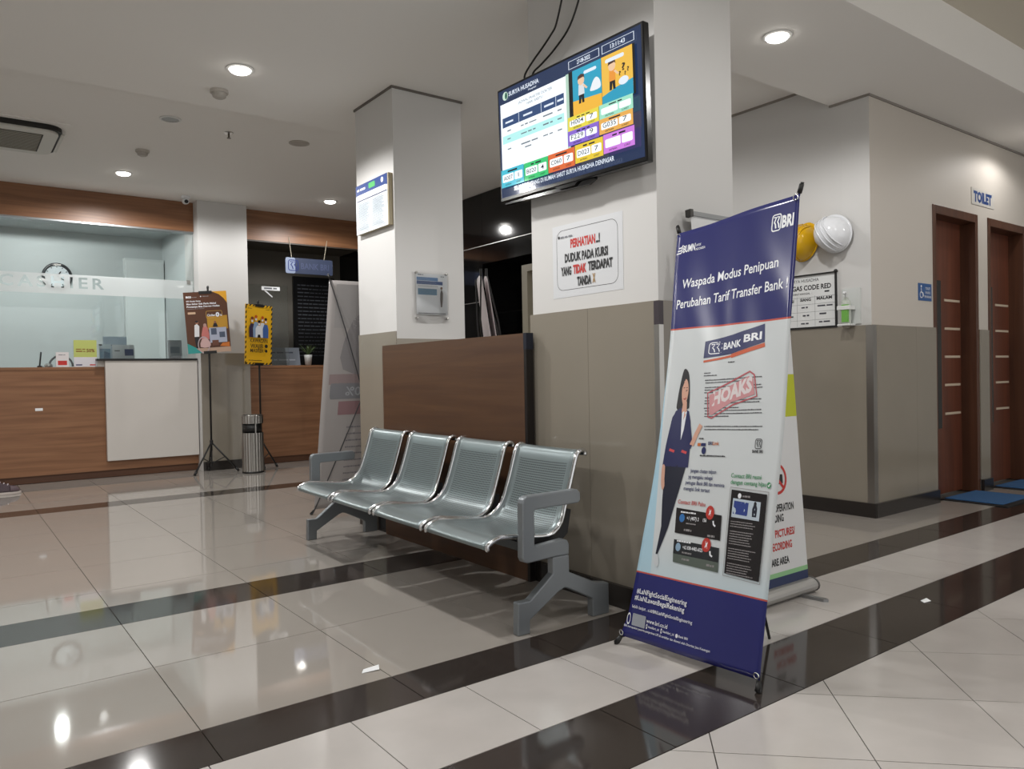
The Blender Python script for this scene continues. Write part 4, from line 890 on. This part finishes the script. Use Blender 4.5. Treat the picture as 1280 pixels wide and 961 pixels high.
hs = thing('telephone_headset', 'dark rounded headset lying behind the small white card', 'headset', (.96, 9.06, 1.162)); build('band', MB().tube([(.98 + .105 * math.cos(a * math.pi / 12), 9.05, 1.17 + .11 * math.sin(a * math.pi / 12)) for a in range(13)], .010, 7), black, hs, smooth=True); build('ear_cup', MB().lathe([(.001, 0), (.035, .0), (.04, .02), (.03, .035), (.001, .04)], (.87, 9.05, 1.163), 14), steel, hs, smooth=True)

# tripod posters
def tripod(label, x, y, top, feet, cx, cz, w, h, yaw, rollr, bg, draw, poster_label):
    r_ = thing('tripod_poster_stand', label, 'poster stand', (x, y, 0), group='tripod poster stands')
    build('pole', MB().tube([(x, y, .24), (x, y, top)], .010, 10), black, r_, smooth=True); build('collar', MB().lathe([(.018, 0), (.018, .05), (.012, .055)], (x, y, .30), 12), black, r_); build('lower_pole', MB().tube([(x, y, .06), (x, y, .26)], .008, 8), black, r_)
    for fx, fy in feet:
        lg = build('leg', MB().tube([(x, y, .33), (lerp(x, fx, .5), lerp(y, fy, .5), .17), (fx, fy, .012)], .009, 8), black, r_, smooth=True); build('rubber_foot', MB().tube([(lerp(x, fx, .9), lerp(y, fy, .9), .045), (fx, fy, .010)], .013, 8), black, lg, smooth=True)
        build('brace', MB().tube([(x, y, .10), (lerp(x, fx, .5), lerp(y, fy, .5), .17)], .005, 6), black, r_)
    U = Vector((math.cos(yaw), math.sin(yaw), 0)); V = Vector((0, 0, 1)); U2 = (U * math.cos(rollr) + V * math.sin(rollr)); V2 = (V * math.cos(rollr) - U * math.sin(rollr)); N = U2.cross(V2)
    o_ = Vector((cx, y, cz)) - U2 * w / 2 - V2 * h / 2 + N * .028; pf = plane(o_, U2, V2)
    bd = build('poster_board', MB().prism([(0, 0), (w, 0), (w, h), (0, h)], -.005, 0, pf), mat(bg, .35), r_)
    for v in (-.012, h - .022): build('clamp', MB().prism([(w * .36, v), (w * .66, v), (w * .66, v + .03), (w * .36, v + .03)], -.02, .006, pf), black, r_)
    build('top_knob', MB().lathe([(.010, 0), (.012, .02), (.008, .035)], (x, y, top - .005), 10), black, r_)
    P = Printer(bd, lambda u, v, d: pf(u * w, v * h, d), .0002, .0006, ax=(w, h)); draw(P); P.done()
def d1(P):
    P.poly('amber_corner', mat('#dba02c', .35), [(.66, 1), (1, 1), (1, .80), (.93, .88), (.82, .95)]); P.rect('amber_field', mat('#b98a28', .35), .50, .38, .97, .60); P.poly('teal_corner', mat('#2f9490', .35), [(0, 0), (.33, 0), (.2, .09), (0, .17)])
    P.poly('floor_field', mat('#b89a86', .35), [(.2, .08), (.34, 0), (1, 0), (1, .08)]); P.poly('orange_edge', mat('#c8702a', .35), [(.75, .10), (.98, .08), (.98, .16), (.82, .15)])
    P.text('logo_lettering', bw, 'BSI', .055, .905, .03, .12, bold=.04); P.words('logo_caption', gtx, .19, .32, .91, .012); P.disc('logo_dot', bw, .40, .925, .012, .01); P.words('logo_caption', gtx, .44, .58, .92, .012)
    P.text('lettering', bw, 'BSI Gadai Emas', .06, .842, .022, .33, bold=.02); P.text('lettering', bw, 'Mau Sehat Gak Perlu Mahal', .06, .795, .026, .68, bold=.03); P.text('lettering', bw, 'Prosesnya Bisa Dengan Cicilan', .06, .750, .026, .76, bold=.03); P.words('fine_text', gtx, .06, .46, .722, .008)
    P.rrect('tag', mat('#caa98c', .35), .07, .64, .25, .675, .01); P.frame('price_box', mat('#c49a4a', .35), rr(.49, .56, .86, .68, .03, 4), .006); P.text('lettering', bw, 'Cicilan', .51, .595, .034, .19, bold=.02); P.text('lettering', bw, '0', .71, .585, .065, .09, bold=.05); P.text('lettering', bw, '%', .81, .59, .03, .05)
    P.poly('man_drawing', mat('#dcdcdf', .35), [(.18, .27), (.29, .27), (.31, .44), (.26, .48), (.20, .46)]); P.poly('man_drawing', hr, [(.18, .27), (.28, .27), (.27, .085), (.20, .085)]); P.disc('man_drawing', mat('#a8745c', .35), .26, .50, .035, .024); P.disc('man_drawing', hr, .255, .515, .035, .018)
    P.poly('woman_drawing', mat('#c0706a', .35), [(.34, .22), (.52, .22), (.50, .40), (.44, .47), (.38, .40)], 2); P.disc('woman_drawing', mat('#b08a80', .35), .44, .45, .04, .03); P.ring('wheelchair_wheel', mat('#b5a5aa', .35), .38, .13, .12, .14, 24); P.poly('wheelchair_rider', mat('#c9a7a4', .35), [(.30, .10), (.50, .09), (.54, .16), (.44, .24), (.34, .22)], 2)
    P.rect('photo_panel', mat('#a9aec0', .35), .53, .16, .93, .405)
    for a, c, e, f_ in ((.57, .29, .70, .395), (.76, .24, .89, .33), (.58, .11, .73, .20)): P.rect('small_photo', mat('#4a5468', .35) if a != .58 else mat('#6a4030', .35), a, c, e, f_)
    P.poly('seated_person', hr, [(.62, .42), (.74, .42), (.71, .48), (.65, .48)]); P.disc('seated_person', mat('#8a5a44', .35), .68, .495, .025, .02)
def d2(P):
    yel = mat('#e0a818', .35); n = 13
    for k in range(12):
        for (a0, a1) in ((0, .045), (.955, 1)): P.poly('hazard_stripe', black, [(a0, k / 12 + .0), (a1, k / 12 + .022), (a1, k / 12 + .062), (a0, k / 12 + .04)])
    for k in range(8):
        for v0 in (0, .972): P.poly('hazard_stripe', black, [(k / 8 + .0, v0), (k / 8 + .055, v0), (k / 8 + .095, v0 + .028), (k / 8 + .04, v0 + .028)])
    for u, v, j, hc in ((.24, .77, '#3c3048', '#7a3c28'), (.38, .80, '#8fa8c8', '#c2551c'), (.62, .79, '#dfe3ea', '#c2551c'), (.74, .765, '#4668a8', '#3a2018')):
        P.poly('masked_person', mat(j, .35), [(u - .10, .45), (u + .10, .45), (u + .10, .60), (u + .06, v - .09), (u - .06, v - .09), (u - .11, .60)]); P.disc('masked_person', mat('#e0b090', .35), u, v - .035, .042, .032); P.disc('masked_person', mat(hc, .35), u, v, .05, .025); P.disc('face_mask', bw, u, v - .05, .035, .017)
    P.poly('masked_person', bw, [(.36, .45), (.62, .45), (.62, .60), (.56, .65), (.42, .65), (.36, .60)]); P.disc('masked_person', mat('#e0b090', .35), .49, .69, .042, .032); P.disc('masked_person', hr, .49, .72, .05, .025); P.disc('face_mask', bw, .49, .675, .035, .017); P.poly('masked_person', hr, [(.43, .45), (.55, .45), (.53, .50), (.45, .50)])
    P.text('lettering', ink, 'KAWASAN', .166, .365, .058, .64, bold=.006); P.text('lettering', ink, 'WAJIB', .175, .272, .068, .47, bold=.006); P.text('lettering', ink, 'MASKER', .173, .200, .058, .49, bold=.006)
    P.disc('mask_symbol', ink, .76, .31, .06, .03); P.disc('mask_symbol', ink, .76, .228, .045, .025); P.words('fine_text', ink, .11, .60, .06, .012); P.words('fine_text', ink, .07, .22, .925, .010); P.words('fine_text', ink, .72, .88, .925, .008)
tripod('brown and amber loan poster on black tripod in front of the white desk', 2.315, 8.55, 1.99, ((2.09, 8.37), (2.56, 8.42), (2.33, 8.73)), 2.305, 1.625, .435, .655, math.radians(-22), math.radians(3.5), '#55321f', d1, '')
tripod('yellow mask-area poster with hazard stripes on tripod behind the steel bin', 2.83, 8.48, 1.85, ((3.01, 8.49), (2.74, 8.66), (2.80, 8.30)), 2.815, 1.495, .335, .66, math.radians(14), math.radians(-2), '#efb822', d2, '')
# bin
bi = thing('waste_bin', 'cylindrical ribbed stainless steel bin with black opening beside the yellow poster stand', 'bin', (2.655, 8.225, 0))
def rib(z0, z1, r=.108):
    def f_(u, v): a = u * 2 * math.pi; rr_ = r + .0035 * math.cos(22 * a); return (2.655 + rr_ * math.cos(a), 8.225 + rr_ * math.sin(a), lerp(z0, z1, v))
    return MB().grid(f_, 176, 2)
build('body', rib(.01, .43), steel, bi, smooth=True); build('opening_band', MB().lathe([(.098, .43), (.098, .53)], (2.655, 8.225, 0), 28), black, bi, smooth=True); build('base_ring', MB().lathe([(.11, 0), (.113, .004), (.113, .016), (.11, .02)], (2.655, 8.225, 0), 28), black, bi)
up_ = build('upper_collar', rib(.53, .615), steel, bi, smooth=True); build('ash_tray', MB().lathe([(.106, .60), (.110, .618), (.10, .622), (.09, .605), (.001, .60)], (2.655, 8.225, 0), 28), steel, up_, smooth=True)
for a in (20, 160, 270): build('support_post', box(2.655 + .1 * math.cos(math.radians(a)) - .006, 2.655 + .1 * math.cos(math.radians(a)) + .006, 8.225 + .1 * math.sin(math.radians(a)) - .006, 8.225 + .1 * math.sin(math.radians(a)) + .006, .43, .53), steel, bi)

# hanging sign, board, plant and cards at the teller
hg = thing('hanging_sign', 'blue hanging bank sign on two cords above the teller counter', 'sign', (3.62, 8.93, 2.26)); hf = plane((3.32, 8.925, 2.268), (1, 0, 0), (0, 0, 1))
pl_ = build('panel', MB().prism(rr(0, 0, .60, .19, .02, 3), -.02, 0, hf), mat('#3a4258', .3), hg, bevel=.003); build('pale_end', MB().prism(rr(0, 0, .12, .19, .02, 3), 0, .001, hf), mat('#8b97b0', .3), pl_)
P = Printer(pl_, hf, .0003, .0014); bri_mark(P, 'bank_emblem', mat('#1c2c70', .3), .035, .035, .12, .125); P.text('lettering', mat('#4c5470', .3), 'BANK BRI', .19, .06, .07, .36, bold=.02); P.done()
for a, c in ((3.40, 3.375), (3.81, 3.86)): build('cord', MB().tube([(a, 8.935, 2.457), (c, 8.945, 2.70)], .004, 5), mat('#b0a896', .6), hg)
rb = thing('rate_board', 'tall dark price board with rows of pale text inside the teller room', 'board', (4.2, 10.5, 1.2)); gf = plane((4.03, 10.55, 1.18), (1, 0, 0), (0, 0, 1)); g_ = build('panel', MB().prism([(0, 0), (.62, 0), (.62, 1.28), (0, 1.28)], -.04, 0, gf), mat('#0e0f12', .3), rb)
P = Printer(g_, gf, .0003, .0008)
for k in range(20): P.words('rate_rows', mat('#5c6068', .5), .06, .56, 1.15 - .053 * k, .016, rng=rng)
P.done()
pf_ = thing('potted_plant', 'small green plant in a white pot on the teller counter', 'plant', (3.63, 9.05, 1.162)); build('pot', MB().lathe([(.035, 0), (.045, .09), (.05, .13), (.044, .13), (.04, .10)], (3.63, 9.06, 1.162), 18), mat('#c9cbca', .4), pf_, smooth=True); build('soil', MB().lathe([(.001, .115), (.042, .115)], (3.63, 9.06, 1.162), 14), mat('#3a2c20', .9), pf_)
for k in range(16):
    a = k * 2.4; L = rng.uniform(.10, .19); o_ = Vector((3.63, 9.06, 1.27)); d = Vector((math.cos(a) * .55, math.sin(a) * .45, 1)).normalized(); s_ = d.cross(Vector((0, 0, 1))).normalized() * .012
    build('leaf', MB().add([o_, o_ + d * L * .5 + s_, o_ + d * L + Vector((math.cos(a) * .04, math.sin(a) * .03, -.01)), o_ + d * L * .5 - s_], [(0, 1, 2, 3)]), mat('#4c6238', .5), pf_, solid=.001)
leaf2 = thing('counter_leaflet', 'grey printed leaflet standing on the teller counter beside the plant', 'leaflet', (3.3, 9.05, 1.162)); lf_ = plane((3.06, 9.03, 1.163), (1, 0, 0), (0, .2, 1)); c2 = build('card', MB().prism([(0, 0), (.46, 0), (.46, .22), (0, .22)], -.003, 0, lf_), mat('#757c86', .4), leaf2); build('strut', MB().prism([(9.033, 1.162), (9.09, 1.162), (9.055, 1.27)], 3.25, 3.33, lambda a, c, d: (d, a, c)), mat('#757c86', .4), leaf2)
P = Printer(c2, lf_, .0003, .0006); P.words('print', mat('#3c4250', .5), .05, .40, .15, .02, rng=rng); P.words('print', mat('#a9b0ba', .5), .05, .40, .06, .02, rng=rng); P.done()
stk = thing('window_sticker', 'white push sticker with arrow on the teller glass', 'sticker', (3.16, 8.98, 2.0)); sfn = plane((3.045, 8.984, 2.055), (1, 0, 0), (0, 0, 1)); g2 = build('strip', MB().prism([(0, 0), (.22, 0), (.22, .045), (0, .045)], -.001, .0005, sfn), whitep, stk); build('arrow', MB().prism([(.03, -.005), (.055, -.005), (.13, -.07), (.125, -.085)], -.001, .0005, sfn), whitep, stk)
P = Printer(g2, sfn, .0002, .0009); P.words('lettering', grey, .03, .20, .015, .018); P.done()

# ================================================================== CEILING FITTINGS
acm = mat('#d2d0c8', .45); slot = mat('#141310', .6)
ac = thing('ceiling_air_conditioner', 'square white cassette air conditioner in the ceiling at the upper left', 'air conditioner', (.41, 7.15, 2.93)); ax_, ay_ = .41, 7.16
build('ceiling_panel', MB().prism([(ax_ + a, ay_ + c) for a, c in rr(-.44, -.44, .44, .44, .02, 3)], 2.978, 2.9845, lambda a, c, d: (a, c, d)), ceil_m, ac)
build('slot_body', MB().prism([(ax_ + a, ay_ + c) for a, c in rr(-.385, -.385, .385, .385, .12, 6)], 2.945, 2.979, lambda a, c, d: (a, c, d)), slot, ac); build('cover', MB().prism([(ax_ + a, ay_ + c) for a, c in rr(-.36, -.36, .36, .36, .10, 6)], 2.925, 2.946, lambda a, c, d: (a, c, d)), acm, ac, bevel=.006)
gm = MB()
for k in range(16): gm.box(ax_ - .25, ax_ + .25, ay_ - .25 + k * .0325, ay_ - .25 + k * .0325 + .008, 2.918, 2.926)
go = build('grille_slats', gm, mat('#a8a496', .5), ac); go['kind'] = 'stuff'; build('grille_opening', box(ax_ - .26, ax_ + .26, ay_ - .26, ay_ + .26, 2.9225, 2.9255), mat('#1e1b15', .7), ac)
for a, c in ((-.39, 0), (.39, 0)): build('flap', box(ax_ + a - .012, ax_ + a + .012, ay_ - .27, ay_ + .27, 2.94, 2.95), acm, ac)
def detector(label, x, y, z, r, h, name='smoke_detector'):
    d = thing(name, label, 'detector' if name == 'smoke_detector' else 'speaker', (x, y, z - h), group=None)
    build('base', MB().lathe([(r, 0), (r, -h * .35), (r * .96, -h * .4), (.001, -h * .4)], (x, y, z - .0005), 24), mat('#bdb8b0', .5), d, smooth=False); build('head', MB().lathe([(r * .8, -h * .4), (r * .72, -h * .85), (r * .5, -h), (.001, -h)], (x, y, z), 24), mat('#b3aea6', .5), d)
detector('round smoke detector just beyond the brightest ceiling light', 1.434, 4.935, 2.82, .055, .05); detector('round smoke detector nearer the cashier beam', 1.42, 7.138, 2.985, .055, .05); detector('flat round ceiling speaker left of the column', 2.454, 6.217, 2.985, .085, .012, 'ceiling_speaker')
sk_ = thing('ceiling_sprinkler', 'small metal sprinkler head under the ceiling', 'sprinkler', (1.886, 6.258, 2.93)); build('plate', MB().lathe([(.035, 0), (.035, -.004), (.001, -.006)], (1.886, 6.258, 2.9845), 16), steel, sk_); build('body', MB().tube([(1.886, 6.258, 2.98), (1.886, 6.258, 2.945)], .008, 8), mat('#6a6258', .4, .5), sk_); build('deflector', MB().lathe([(.001, 0), (.016, 0), (.016, .003), (.001, .004)], (1.886, 6.258, 2.938), 12), mat('#6a6258', .4, .5), sk_)
cc = thing('security_camera', 'small white dome security camera at the end of the wooden beam', 'camera', (2.14, 8.65, 2.88)); build('mount', MB().lathe([(.045, 0), (.045, -.02), (.03, -.03), (.001, -.03)], (2.14, 8.66, 2.9845), 18), whitep, cc); build('body', MB().tube([(2.14, 8.70, 2.935), (2.13, 8.60, 2.915)], [.032, .03], 14), whitep, cc, smooth=True); build('lens', MB().tube([(2.13, 8.60, 2.915), (2.129, 8.592, 2.9135)], .02, 12), black, cc)

# ================================================================== SMALL THINGS ON THE FLOOR
for k, (x, y, w_, h_) in enumerate(((1.146, 2.37, .035, .018), (3.331, 1.544, .022, .016))):
    tag(build('paper_scrap', MB().add([(x - w_, y - h_ * .3, .001), (x + w_ * .7, y - h_, .004), (x + w_, y + h_ * .4, .010), (x - w_ * .5, y + h_, .003)], [(0, 1, 2, 3)]), whitep, solid=.0012), 'scrap of white paper on the %s' % ('polished beige floor before the bench' if k == 0 else 'dark floor band at the right'), 'paper', 'paper scraps on the floor')
sh = thing('sneaker', 'dark grey sneaker with pale sole at the left edge before the counter', 'shoe', (.38, 8.30, 0)); solep = spl([(.20, 8.24, 0), (.35, 8.235, 0), (.47, 8.235, 0), (.545, 8.27, 0), (.55, 8.31, 0), (.49, 8.345, 0), (.35, 8.335, 0), (.20, 8.33, 0), (.17, 8.285, 0)], 4, True)
build('sole', MB().prism([(p.x, p.y) for p in solep], 0, .022, lambda a, c, d: (a, c, d)), mat('#c4bab4', .5), sh, bevel=.004)
def upper(u, v):
    a = u * 2 * math.pi; ln = .185 * (1 - .0 * v); x = .36 + math.cos(a) * ln * (1 - .45 * v if math.cos(a) > 0 else 1 - .05 * v); y = 8.287 + math.sin(a) * .05 * (1 - .35 * v); z = .026 + v * (.05 + .07 * (1 - max(0, min(1, (x - .22) / .28)))); return (x, y, z)
up_ = build('upper', MB().grid(upper, 28, 8), mat('#4a3c42', .7, var=.3, vscale=60), sh, smooth=True, solid=.004)
for k in range(4): build('lace', MB().tube([(.36 + .03 * k, 8.262, .118 - .011 * k), (.365 + .03 * k, 8.287, .126 - .011 * k), (.36 + .03 * k, 8.312, .118 - .011 * k)], .004, 6), mat('#d8d0d4', .6), up_)
build('toe_cap', MB().grid(lambda u, v: (.47 + .075 * math.sin(v * math.pi / 2) * math.cos((u - .5) * math.pi), 8.287 + .052 * math.sin((u - .5) * math.pi) * math.sin(v * math.pi / 2 + .2), .028 + .05 * math.cos(v * math.pi / 2)), 14, 6), mat('#5a4a50', .6), sh, smooth=True)
build('insole_top', MB().prism([(.19 + .0 * k, 8.262) if k == 0 else p for k, p in enumerate([(.19, 8.262), (.33, 8.258), (.36, 8.287), (.33, 8.316), (.19, 8.312)])], .09, .10, lambda a, c, d: (a, c, d)), mat('#2a2428', .8), sh)
